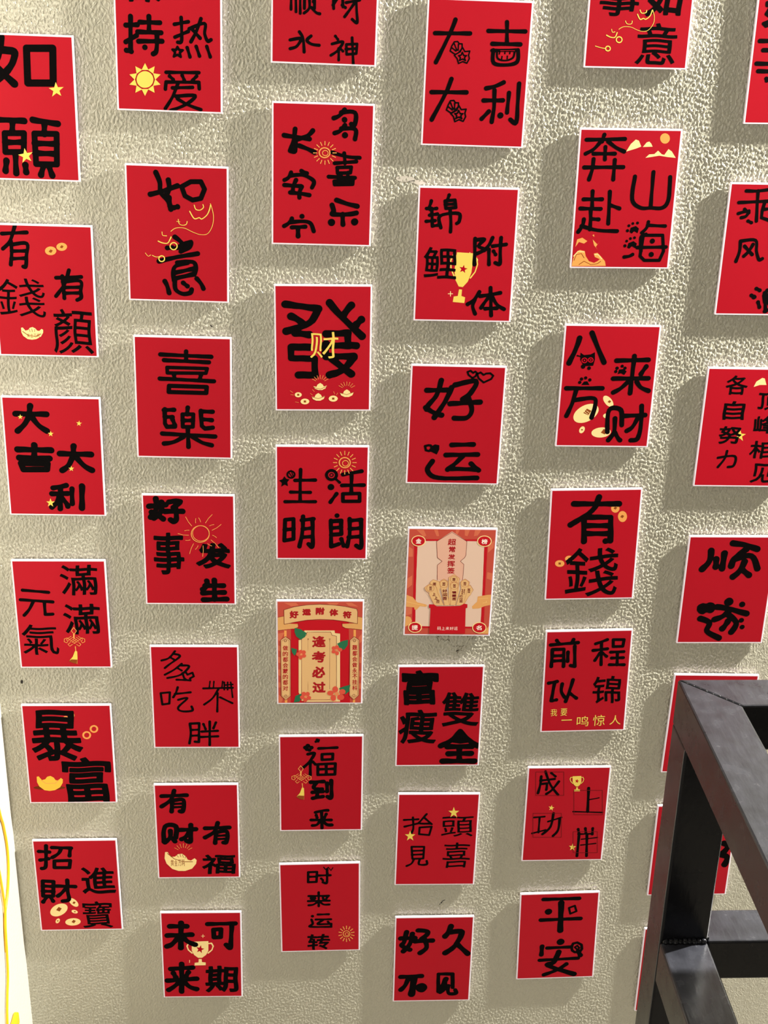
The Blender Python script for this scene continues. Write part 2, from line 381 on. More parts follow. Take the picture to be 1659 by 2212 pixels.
GLYPHS = """
ruyuan 如 44 S40 -203,767 -245,573 -350,407;S40 -334,624 -166,629 -60,601 -123,451 -283,304;41 -273,437 -89,270;C40 74,659 367,669 351,292 64,283
ruyuan 願 36 34 -391,-130 -3,-137;34 -136,-146 -150,-268;C34 -235,-281 -15,-274 -31,-487 -242,-494;34 -238,-384 -24,-377;34 -128,-494 -134,-733;35 -238,-593 -254,-708;35 -22,-634 -19,-716;34 93,-122 376,-158;34 224,-163 217,-276;C34 103,-274 357,-271 341,-617 102,-620;34 100,-385 350,-384;34 98,-495 344,-498;34 190,-627 150,-743;35 244,-625 280,-745;28 -402,-276 -451,-676
reyi 保 25 @-490,366,-65,700
reyi 持 28 26 -473,115 -346,124;26 -418,210 -428,-133;26 -479,-63 -358,9;26 -476,-153 -420,-165;25 -317,153 -93,155;26 -213,217 -217,54;26 -344,49 -82,49;26 -336,-51 -73,-41;S26 -128,31 -138,-140 -176,-181;28 -268,-114
reyi 热 21 19 69,145 225,178;S19 145,219 147,-21 103,-45;19 72,8 223,75;S19 366,215 311,74 250,-35;S19 233,103 406,167 405,60 438,-19 476,-5;19 261,105 354,8;C14 98,-95 117,-127 158,-129 124,-157 134,-202 97,-180 55,-201 71,-155 41,-126 83,-128;19 207,-100 238,-198;19 309,-83 346,-185;19 428,-79 467,-189
reyi 爱 20 19 -36,-375 336,-365;19 2,-416 44,-451;19 146,-401 168,-452;19 311,-404 263,-452;19 -47,-559 -38,-481 335,-471 338,-541;19 33,-543 262,-529;S19 95,-495 31,-645 -52,-774;S19 69,-634 289,-620 182,-722 9,-794;S19 88,-661 202,-722 354,-772
youyan 有 22 22 -461,691 -170,713;S22 -306,784 -374,604 -463,511;S22 -364,604 -362,484 -384,322;S22 -367,560 -179,579 -193,428 -207,306 -237,302;22 -362,484 -194,492;22 -373,393 -200,404
youyan 有 22 22 142,175 442,193;S22 301,271 237,96 129,-51;S22 217,197 225,54 228,-74;S22 219,126 429,141 427,18 429,-60 381,-91;22 225,58 430,67;22 225,-12 426,-3
youyan 錢 18 @-566,-315,-2,154
youyan 顏 21 @63,-766,550,-202
shunfeng 顺 17 15 -377,-27 -378,-229;15 -328,-42 -321,-253;15 -278,-40 -274,-269;S15 -174,-71 -127,-122 -132,-140;16 -228,-214 -227,-73 -118,-69 -115,-210;S15 -173,-124 -175,-212 -231,-264;S16 -149,-202 -96,-253 -54,-264
shunfeng 财 17 S16 87,-43 101,-202;S16 91,-167 182,-57 204,-180;S16 194,-163 232,-188;S16 240,-134 390,-102;S15 345,2 359,-209 370,-342 312,-309;S16 343,-121 280,-212 226,-285
shunfeng 水 18 S17 -280,-465 -237,-536 -223,-679;S17 -383,-556 -260,-536 -306,-619 -381,-649;S17 -147,-505 -193,-552 -145,-590 -54,-601
shunfeng 神 16 15 128,-495 157,-530;S15 92,-581 215,-554 160,-647 82,-704;15 169,-628 173,-752;15 188,-628 218,-654;C15 254,-580 377,-570 371,-675 261,-688;15 251,-631 369,-621;15 318,-505 341,-795
changan 多 26 S25 246,757 189,690 122,659;S25 208,724 367,728 367,591 327,599;30 248,644;S25 254,582 203,520 135,490;S25 212,543 372,540 375,430;33 256,469
changan 长 27 26 -452,449 -156,415;S26 -323,524 -341,391 -379,275;S26 -379,275 -320,277 -321,391;S26 -118,511 -176,453 -283,412;S26 -272,336 -174,300 -95,264
changan 喜 22 S21 110,270 278,227 435,217;21 253,264 264,149;21 142,146 397,172;C21 172,98 340,107 331,41 180,31;22 219,32 224,-13;22 302,40 299,-11;22 76,-11 386,-16;C22 142,-62 363,-48 360,-91 147,-101
changan 安 24 23 -246,48 -181,21;S23 -367,26 -396,-33 -445,-64;S23 -377,-13 -230,0 -101,-64 -119,-143;24 -445,-122 -248,-131;S24 -308,-60 -337,-129 -346,-208;S24 -376,-208 -267,-215 -148,-232;S24 -238,-136 -267,-205 -266,-264
changan 乐 28 S28 174,-282 291,-319 421,-349;S28 122,-343 143,-411 134,-451 304,-447 413,-428;28 250,-448 256,-568;40 120,-547;40 396,-534
changan 宁 24 28 -234,-485;S24 -353,-514 -383,-564 -446,-606;S24 -379,-560 -234,-544 -134,-562 -92,-657;24 -353,-619 -193,-607;28 -279,-621 -278,-722
daji 大 25 23 -500,433 -99,444;S23 -275,585 -328,436 -473,119
daji 吉 24 22 106,478 531,487;22 313,580 329,359;23 161,341 485,346;S21 178,272 191,136 328,116 461,154 461,282;19 163,268 461,282;S11 221,255 236,183 325,164 409,198 423,262
daji 吉 9 8 252,253 250,235;8 313,262 313,240;8 371,264 369,242;8 283,206 281,184;8 344,212 344,187
daji 大 25 24 -505,-211 -101,-201;S24 -284,-59 -339,-214 -489,-519
daji 利 25 S24 323,-76 229,-121 124,-149;24 103,-284 328,-276;S24 222,-168 230,-355 214,-521;24 174,-404 94,-491;23 394,-190 386,-410;S24 503,-84 503,-271 503,-516 432,-490;33 311,-446
daji 花 9 C8 -301,301 -275,347 -237,352 -216,328 -184,329 -181,287 -201,241 -257,212 -317,246;8 -274,326 -241,258;8 -300,283 -250,248;8 -225,322 -226,258;C8 -175,287 -148,246 -91,254 -103,208 -91,172 -117,120 -166,136 -213,113 -232,167 -266,202 -220,231;C8 -176,238 -157,202 -126,203 -148,179 -134,148 -170,165 -203,146 -194,179 -218,200 -188,205
daji 花 9 C9 -306,-350 -282,-300 -243,-295 -222,-321 -187,-320 -185,-363 -205,-406 -262,-440 -323,-405;9 -279,-323 -245,-393;9 -305,-367 -254,-402;9 -230,-327 -230,-392;C9 -179,-353 -151,-395 -93,-388 -106,-435 -94,-473 -120,-526 -170,-509 -217,-533 -236,-477 -272,-441 -225,-411;C9 -180,-404 -160,-441 -129,-440 -151,-465 -137,-497 -174,-479 -208,-499 -198,-465 -223,-443 -192,-438
jinli 锦 20 S20 -445,648 -468,569 -497,558;20 -457,549 -377,561;20 -458,479 -364,495;S20 -437,559 -418,350;20 -418,350 -348,362;20 -495,405 -391,415;S20 -235,722 -252,663;C20 -281,652 -162,665 -147,576 -267,563;20 -275,609 -155,619;S20 -316,332 -333,472 -113,507 -98,417 -127,387;S20 -216,554 -199,415 -197,285
jinli 鲤 19 @-506,-289,-98,100
jinli 附 22 22 105,210 113,-106;S22 106,190 217,202 151,120 225,81 136,28;S22 317,225 282,143 225,70;22 280,82 291,-102;22 324,123 485,147;S22 419,227 419,64 425,-89 367,-80;22 338,62 365,22
jinli 体 22 S23 194,-444 138,-539 58,-600;S23 144,-539 122,-624 158,-718;S23 207,-496 340,-473 453,-450;23 329,-389 357,-736;S23 321,-494 264,-579 226,-643;S23 352,-493 421,-597 511,-654;23 279,-652 424,-643
shiru 事 22 @-476,-242,-27,139
shiru 如 28 @50,-240,471,168
shiru 意 21 @-6,-765,459,-314
benfu 奔 23 22 -523,697 -66,712;23 -315,757 -336,680;S22 -352,679 -425,592 -520,537;S23 -263,680 -167,614 -64,567;22 -425,538 -171,541;22 -291,617 -285,474;23 -524,378 -57,387;S23 -420,476 -426,359 -457,237;S23 -165,469 -166,362 -165,241
benfu 山 23 23 310,332 316,-87;S23 93,277 83,10 188,-89 317,-91 463,-86 524,14 517,275
benfu 赴 23 23 -503,4 -281,6;23 -402,100 -393,-104;23 -535,-106 -287,-109;S23 -409,-114 -399,-235 -400,-355;23 -389,-230 -302,-234;S23 -481,-235 -495,-316 -540,-387;S23 -505,-316 -307,-365 -66,-373;23 -193,96 -181,-283;23 -180,-62 -61,-101
benfu 海 20 S20 306,-258 292,-329 237,-390;20 300,-299 516,-307;S21 290,-410 232,-451 248,-614;C20 260,-420 496,-418 526,-612 486,-725 300,-727 243,-676;21 198,-570 552,-561;29 376,-491;29 379,-654;S21 48,-688 109,-677 149,-656
benfu 爪 9 18 61,-367;16 72,-307;16 118,-280;16 175,-273;F9 87,-381 98,-331 158,-310 197,-340 186,-395 143,-371 115,-401;18 46,-551;16 62,-493;16 106,-462;16 154,-452;F9 75,-571 87,-518 146,-493 190,-523 174,-578 131,-554 101,-585
haoshi6 好 38 @-520,256,0,615
haoshi6 事 24 23 -522,116 43,132;23 -470,16 -20,25;23 -530,-132 81,-134;23 -500,-215 93,-218;23 -391,-298 -385,-316;23 -318,200 -250,-315
chengfeng 乘 20 S20 -397,715 -254,717 -94,740;20 -471,575 -75,601;S20 -254,717 -241,538 -226,357;20 -389,496 -332,456;20 -460,444 -366,476;S20 -335,476 -358,416 -417,395;20 -154,579 -171,479 -170,398 -41,360;20 -329,356 -285,336;20 -143,499 -62,511
chengfeng 风 20 S21 -389,100 -385,-12 -414,-137;S20 -390,111 -205,124 -177,-9 -132,-112 -92,-101;S21 -230,72 -271,-11 -325,-73;21 -330,50 -224,-51
chengfeng 浪 22 28 -132,-580;S23 -115,-475 -70,-495;S23 -166,-560 -122,-580;S23 -71,-643 -45,-707;S23 25,-494 0,-547;C23 -9,-558 127,-546 138,-630 13,-642;23 8,-600 133,-592;23 -3,-526 40,-759;23 129,-715 29,-759;S23 68,-652 156,-758 242,-767
ruyi2 如 30 S29 -244,723 -198,609 -191,492 -105,397 -77,300;S29 -313,468 -191,502 6,577;S29 -100,641 -92,534 -143,445;30 -38,321 2,332;S29 -94,437 -87,339;C29 55,569 163,631 281,635 323,549 279,440 180,417 92,463
ruyi2 意 28 S28 -34,-26 44,-94 53,-154;S28 -7,-156 74,-113 150,-81 133,-142 32,-195;28 -66,-158 -126,-160;S28 -229,-325 -9,-267 232,-219
ruyi2 意 27 S27 110,-333 -31,-378 -62,-460 -54,-552;S27 -10,-336 170,-320 210,-390 188,-473;27 -42,-460 189,-401;28 -54,-532 168,-474;S28 -165,-566 -136,-627 -117,-709;S27 -44,-552 -36,-665 44,-714 135,-701 156,-659;S27 56,-580 106,-619;S27 218,-523 268,-583 297,-644
xile 喜 25 26 -274,565 351,551;26 -231,493 321,479;26 43,612 41,493;C23 -196,401 300,398 283,337 -193,329;26 -111,305 -108,262;27 220,314 209,259;26 -288,253 381,235;C28 -176,162 291,158 284,79 -182,81
xile 樂 26 28 -246,-159 -121,-152;28 -236,-148 -240,-337 -214,-381 -115,-374;28 -238,-248 -144,-250;28 -144,-279 -115,-357;C26 -17,-209 119,-206 110,-374 -16,-377;28 -15,-292 111,-289;28 51,-119 41,-208;28 214,-166 360,-167;28 214,-159 222,-360 263,-393 358,-379;28 223,-270 349,-279;28 -275,-473 389,-498;28 46,-398 51,-646;S29 -13,-512 -130,-582 -257,-608;S28 104,-509 229,-585 345,-617
daji2 大 34 36 -447,576 -62,577;37 -258,683 -276,562;S36 -276,562 -335,449 -436,347;S36 -246,540 -171,430 -71,354
daji2 吉 36 39 -453,100 -35,96;39 -240,160 -251,-10;39 -440,-14 -63,-18;C39 -425,-88 -88,-87 -100,-167 -399,-173
daji2 大 34 37 73,52 466,48;37 251,157 241,44;S37 240,33 174,-105 90,-176;S37 265,22 364,-102 466,-169
daji2 利 30 S33 127,-383 30,-407 -39,-420;33 -61,-502 142,-494;33 55,-407 33,-711;S33 34,-523 -4,-618 -72,-689;S33 53,-546 113,-627 131,-674;31 198,-428 191,-638;38 328,-391 312,-695
haoshi 好 32 S36 -416,732 -410,602 -490,471;36 -506,625 -290,651;S36 -342,685 -358,544 -447,460;S36 -476,543 -392,496 -328,449;S36 -245,687 -105,700 -194,617;36 -303,556 -77,559;S36 -172,617 -155,475 -189,415 -232,439
haoshi 事 31 @-476,-348,-76,259
haoshi 发 33 @85,-258,542,115
haoshi 生 30 S35 216,-444 214,-518 158,-568;35 192,-513 436,-511;35 316,-430 315,-717;35 161,-623 446,-611;35 166,-723 477,-710
facai 發 42 S43 -463,565 -54,511;S44 -65,500 -168,331 -456,223;S44 -393,414 -311,372 -250,320;S44 79,585 202,439 483,165;S44 345,555 284,481 244,418;S44 470,377 409,313;44 -343,203 -168,182;44 38,194 307,206;44 307,206 308,57 412,46;44 -169,22 -396,21 -397,-119 -107,-128 -97,-335 -305,-336;44 28,-52 39,66;45 39,-95 382,-94;S45 382,-105 248,-268 81,-334;S45 101,-117 227,-224 353,-322;44 8,44 329,46
shenghuo 生 20 S22 -277,475 -283,254 -283,31;23 -348,324 -89,330;22 -406,160 -153,157;22 -478,25 -87,27
shenghuo 活 22 40 113,233;25 188,140 108,21;25 267,409 508,457;25 258,258 540,264;25 379,398 379,153;C25 270,140 487,146 489,36 272,34
shenghuo 明 24 C27 -479,-231 -370,-219 -370,-507 -491,-531;28 -486,-375 -370,-362;S27 -245,-182 -254,-410 -293,-615;27 -261,-237 -108,-217;S27 -123,-217 -118,-409 -122,-615 -172,-578;27 -250,-362 -129,-349;27 -260,-482 -129,-469
shenghuo 朗 24 30 198,-168;28 122,-252 253,-239 256,-431 124,-444;27 118,-240 125,-614 224,-577;28 123,-348 254,-335;28 257,-504 291,-601;S27 362,-215 366,-431 335,-613;28 363,-239 516,-226;S28 512,-226 520,-454 519,-624 457,-600;28 365,-359 507,-346;28 355,-479 509,-466
haoyun 好 30 S32 -212,603 -261,408 -360,272 -379,216;S33 -391,238 -291,173 -183,141;32 -391,467 -137,477;S33 -76,511 -150,321 -277,106;S33 -35,545 226,600 162,439 71,359;33 -85,296 297,326;S32 145,372 197,217 139,114 -21,104
haoyun 运 28 31 -32,-259 248,-247;31 -100,-399 311,-384;S32 117,-411 26,-516 -67,-599;31 -57,-587 324,-592;31 232,-512 336,-603;S31 -268,-487 -327,-616 -180,-718 321,-709
haoyun 心 12 C13 183,709 148,736 111,720 126,681 175,643 212,661 234,705 208,727
haoyun 心 12 C13 316,685 276,717 235,695 255,640 323,586 415,633 439,677 399,709 347,704
haoyun 心 14 C16 -329,-270 -376,-282 -362,-339 -319,-350 -288,-315 -301,-274;F16 -290,-281 -248,-257 -193,-267 -190,-324 -219,-394 -286,-361 -329,-350
bafang 八 30 S32 -406,636 -446,484 -516,309;S32 -258,702 -175,531 -72,326
bafang 猫 10 F11 -379,446 -334,416 -250,426 -200,455 -191,357 -206,280 -322,272 -376,354;9 -418,408 -375,398;26 -332,267;22 -256,246
bafang 来 27 29 86,350 489,366;29 307,412 299,-78;29 470,278 412,178;29 66,114 514,124;S29 271,88 174,-13 83,-70;S29 369,78 430,1 532,-42
bafang 爪 9 20 89,207;20 101,251;19 163,278;19 202,253;F10 117,174 129,234 188,241 227,209 200,164 155,186;20 -357,58;20 -339,102;20 -287,118;20 -232,92;F10 -333,25 -304,69 -262,74 -232,26
bafang 方 26 28 -521,-22 -61,-16;S28 -392,-32 -430,-222 -491,-391;S28 -390,-176 -156,-151 -136,-263 -166,-410
bafang 财 26 S29 58,-601 52,-306 203,-304 233,-507;S29 138,-418 144,-600 79,-715;S29 156,-611 208,-691 232,-713;29 254,-382 523,-368;S29 467,-244 483,-505 458,-688 373,-712;S29 439,-392 377,-529 306,-586
gezi 各 15 @-343,451,-58,714
gezi 自 16 @-333,112,-55,372
gezi 努 17 @-349,-214,-54,32
gezi 力 14 S16 -320,-408 -102,-382 -96,-511 -171,-535;S16 -211,-314 -230,-419 -304,-537
gezi 顶 16 @102,254,363,490
gezi 峰 16 @92,-66,376,174
gezi 相 16 @84,-413,394,-170
gezi 见 16 @141,-754,441,-483
youqian5 有 33 38 -290,601 309,593;S38 36,692 -40,502 -316,301;38 -145,407 -122,55;38 -122,407 212,402 232,62;38 -115,286 209,281;38 -118,170 218,165;39 169,58 225,62
youqian5 錢 31 @-343,-754,372,-39
qiancheng 前 20 25 -523,593 -147,621;25 -443,662 -413,617;25 -212,670 -239,618;25 -495,506 -498,255;25 -496,519 -338,521 -328,251;25 -484,419 -337,423;25 -479,340 -333,344;25 -278,475 -276,330;25 -190,565 -171,248 -230,262
qiancheng 程 18 S22 256,659 166,622 98,597;23 70,493 266,515;22 179,609 194,266;22 166,451 103,334;22 201,451 263,396;C22 338,657 489,654 478,549 345,547;22 316,461 498,465;22 335,368 498,370;22 410,459 419,260;22 311,263 518,258
qiancheng 似 20 25 -520,-11 -404,13;25 -438,1 -470,-295;25 -453,-296 -400,-284;S25 -331,-29 -336,-150 -284,-246;S25 -182,35 -229,-179 -268,-314;25 -217,-180 -118,-263
qiancheng 锦 20 @98,-356,500,82
fushou 富 38 @-546,191,-34,753
fushou 雙 29 @26,-157,553,395
fushou 瘦 33 @-559,-440,-34,120
fushou 全 32 S41 306,-246 193,-383 42,-479;S41 306,-246 431,-385 566,-484;42 138,-494 483,-491;42 155,-611 477,-609;41 305,-509 314,-720;42 76,-734 531,-738;F41 305,-223 123,-410 314,-445 527,-414
taitou 抬 12 16 -491,357 -284,368;S16 -363,400 -351,209 -377,121;16 -479,240 -281,297;S16 -166,458 -247,341 -269,297 -110,291;16 -187,385 -86,282;C16 -259,224 -84,238 -114,90 -262,106
taitou 頭 16 @58,58,529,412
taitou 見 12 C16 -364,-117 -179,-118 -183,-328 -343,-333;16 -356,-192 -184,-184;16 -353,-261 -186,-253;S16 -319,-333 -353,-417 -425,-462;S17 -232,-333 -241,-433 -129,-434 -132,-373
taitou 喜 17 @99,-497,502,-46
haojiu 好 27 S38 -417,534 -450,344 -487,280 -357,198;39 -503,415 -287,421;S38 -328,501 -360,310 -458,167;S39 -241,563 -88,528 -185,403;39 -285,357 -18,368;S39 -147,402 -103,241 -202,130
haojiu 久 30 S43 251,633 217,523 170,444;S43 256,522 421,519 330,265 182,123;43 354,297 529,107
haojiu 不 26 38 -484,-329 -162,-316;53 -277,-357 -306,-670;S38 -367,-371 -414,-502 -477,-583;83 -160,-547
haojiu 见 20 30 108,-629 95,-282 314,-286 325,-550;41 215,-383 145,-580;S30 134,-646 209,-565 203,-416;S30 259,-516 265,-665 382,-668 366,-601
fudao 福 17 22 -35,598 224,610;C22 12,501 166,507 162,415 12,408;C22 -47,333 202,345 196,161 -47,156;22 72,332 72,163;22 -42,249 196,255;S22 -188,503 -94,516 -165,377 -255,279;22 -153,390 -154,151;22 -118,376 -82,334
fudao 花 8 31 -188,642;28 -136,613;28 -200,586;26 -165,572;28 -224,614;18 -59,743;18 -42,715;18 -75,710;18 -35,737
fudao 到 22 29 -147,31 37,43;S29 -58,30 -106,-69 13,-85;29 -47,-84 -58,-213;29 -123,-141 25,-128;29 -118,-241 25,-214;29 85,14 85,-129;S29 144,56 150,-187 134,-244 93,-215
fudao 来 17 S23 -82,-487 14,-459 98,-452;23 -70,-537 -58,-575;23 74,-518 50,-576;23 -143,-617 147,-621;23 7,-474 14,-760;S23 -17,-636 -58,-700 -124,-714;S23 31,-643 87,-696 152,-703;S23 38,-649 87,-708 160,-709
shilai 时 14 C19 -169,661 -39,664 -48,482 -172,479;19 -165,576 -42,579;19 -15,597 158,598;S19 109,706 108,508 95,454 46,473;19 22,541 46,510
shilai 来 13 18 -167,225 131,223;18 -18,291 -20,35;18 -93,213 -101,192;C18 -130,208 -93,222 -69,182 -101,146 -136,177;C18 43,203 73,224 113,201 80,147 48,166;18 -176,132 142,133;S18 -32,119 -95,68 -169,55;S18 -2,118 55,64 137,62
shilai 运 13 18 -34,-120 128,-119;18 -65,-213 160,-214;S18 40,-226 -36,-299 165,-299;18 115,-259 165,-324;S18 -130,-212 -111,-291 -149,-346 164,-355;22 -115,-149
shilai 转 20 @-196,-785,143,-489
pingan 平 22 31 -246,705 295,706;45 28,632 37,110;51 -159,473;32 -269,319 337,327;C17 148,533 235,571 266,466 174,422
pingan 安 26 55 54,-109;35 -225,-184 -231,-346;29 -147,-220 226,-212;29 -252,-453 342,-435;S41 38,-302 -30,-501 -117,-563 294,-744;S32 167,-542 30,-651 -174,-741;C22 227,-219 249,-149 312,-132 379,-177 391,-258 361,-315 284,-318 243,-284;C15 278,-221 315,-190 349,-240 320,-271;38 335,-304 373,-381
chenggong 成 14 S19 -400,667 -407,509 -430,380;18 -407,595 -203,621;S18 -345,751 -257,521 -135,347;S19 -139,577 -227,435 -307,364;19 -379,537 -307,545 -312,436;18 -258,722 -194,664
chenggong 上 16 21 303,457 320,49;9 336,259 468,287;11 106,52 539,31
chenggong 功 14 14 -459,-43 -305,-30;15 -378,-44 -378,-310;14 -471,-323 -277,-267;14 -250,-119 -58,-48;S19 -81,-77 -92,-270 -159,-373;S19 -179,27 -207,-209 -317,-340
chenggong 岸 15 20 204,-259 222,-334;20 309,-246 326,-335;20 418,-247 421,-352;14 211,-348 426,-343;20 225,-378 223,-739;10 267,-439 501,-412;10 263,-544 485,-517;20 343,-365 365,-741
shunsui 顺 36 S43 -281,595 -285,446 -373,321;43 -197,471 -188,359;43 -94,559 -100,334;S42 1,707 163,683 342,622;S43 194,621 52,484 21,372;S43 54,472 276,522 381,335;S43 196,435 145,297 64,209;43 165,322 279,235
shunsui 遂 34 78 -291,-274 -200,-261;S42 -308,-428 -172,-493 -192,-623 -15,-728;58 55,-171;39 245,-210;S42 -98,-248 56,-274 322,-351;S42 83,-299 1,-390 -109,-441;S42 68,-364 200,-493 149,-636;S42 81,-467 44,-545 14,-584;34 265,-454;32 291,-558
yuanqi 滿 23 @10,295,502,738
yuanqi 滿 24 @13,-291,497,163
yuanqi 元 19 22 -494,369 -157,337;22 -533,227 -112,195;S22 -364,208 -429,83 -502,-5;22 -222,195 -225,7 -125,13
yuanqi 氣 20 @-560,-604,-70,-144
baofu 暴 45 @-524,-110,185,724
baofu 富 44 @-133,-808,553,-40
zhaocai 招 21 28 -519,624 -369,610;S28 -409,720 -424,528 -445,350 -500,321;28 -512,470 -391,492;28 -327,689 -53,676;S28 -197,672 -240,584 -336,512;28 -65,676 -87,537;C28 -310,452 -81,457 -102,329 -319,333
zhaocai 財 22 C30 -506,96 -350,84 -375,-179 -521,-176;30 -511,6 -357,-6;30 -518,-85 -364,-97;30 -468,-187 -529,-283;30 -419,-187 -382,-271;30 -308,2 -42,-12;S30 -150,105 -158,-107 -151,-244 -243,-273;S30 -163,-16 -244,-121 -309,-180
zhaocai 進 27 @51,-151,543,331
zhaocai 寶 21 @20,-777,467,-282
youcai 有 24 31 -490,622 -135,636;S31 -309,714 -363,558 -498,444;32 -344,544 -358,357;S32 -344,544 -185,551 -198,370 -239,362;21 -342,486 -194,494;21 -344,429 -196,436
youcai 财 26 S35 -486,-167 -464,97 -308,101 -315,-95;S35 -388,23 -399,-94 -475,-181;S35 -387,-94 -330,-162;35 -250,36 -22,49;S35 -92,123 -98,-82 -113,-170 -161,-155;S35 -119,6 -170,-82 -232,-125
youcai 有 24 32 110,62 459,74;S32 293,154 241,2 106,-99;32 265,-4 248,-198;S32 265,-12 422,1 411,-176 369,-190;22 263,-71 413,-64;21 262,-130 412,-123
youcai 福 26 @44,-748,538,-397
weilai 未 30 42 -461,555 -213,553;42 -504,383 -142,395;42 -293,616 -312,144;S43 -330,366 -435,224 -516,178;S42 -280,365 -208,269 -98,205
weilai 可 26 37 99,591 510,599;C37 184,486 296,494 288,343 188,338;S36 459,578 443,310 427,135 366,200
weilai 来 28 40 -475,-255 -147,-233;40 -309,-160 -325,-697;41 -534,-481 -90,-448;S40 -344,-500 -436,-597 -519,-661;S41 -293,-484 -208,-600 -95,-651;40 -440,-336 -405,-418;40 -213,-323 -253,-404
weilai 期 35 @37,-715,537,-206
duochi 多 12 S15 -259,732 -341,628 -444,588;S15 -282,693 -193,654 -345,524 -403,471;15 -329,641 -274,602;S15 -174,537 -279,445 -407,366;S15 -186,511 -73,498 -191,367 -374,314;15 -233,472 -177,432;C15 -167,393 -121,406 -100,367 -31,399 -14,341 -67,309 -61,275 -114,283 -147,314;15 -250,288 -125,283
duochi 吃 13 C16 -474,75 -348,89 -361,-90 -458,-106;S16 -238,169 -268,76 -305,9;16 -280,62 -66,89;S16 -237,-31 -110,-4 -241,-151 -197,-213 -52,-205 -57,-138
duochi 不 12 15 111,151 513,162;S15 317,143 234,-4 117,-106;15 305,76 294,-219;11 400,249 397,130;11 445,249 443,130;11 487,249 510,10;15 338,10 504,-84;10 205,262 192,156;10 258,262 249,156;10 377,262 364,156;11 410,204 514,215
duochi 胖 14 S18 -88,-422 -80,-572 -103,-736;18 -87,-414 40,-408 28,-714 -26,-709;18 -79,-517 33,-512;18 -81,-613 31,-605;18 98,-422 126,-503;18 272,-395 235,-490;18 72,-544 293,-531;18 58,-632 295,-621;18 187,-381 178,-764
card8 字 34 S47 458,129 528,68 455,-53;S48 458,-83 540,-130 517,-252
"""
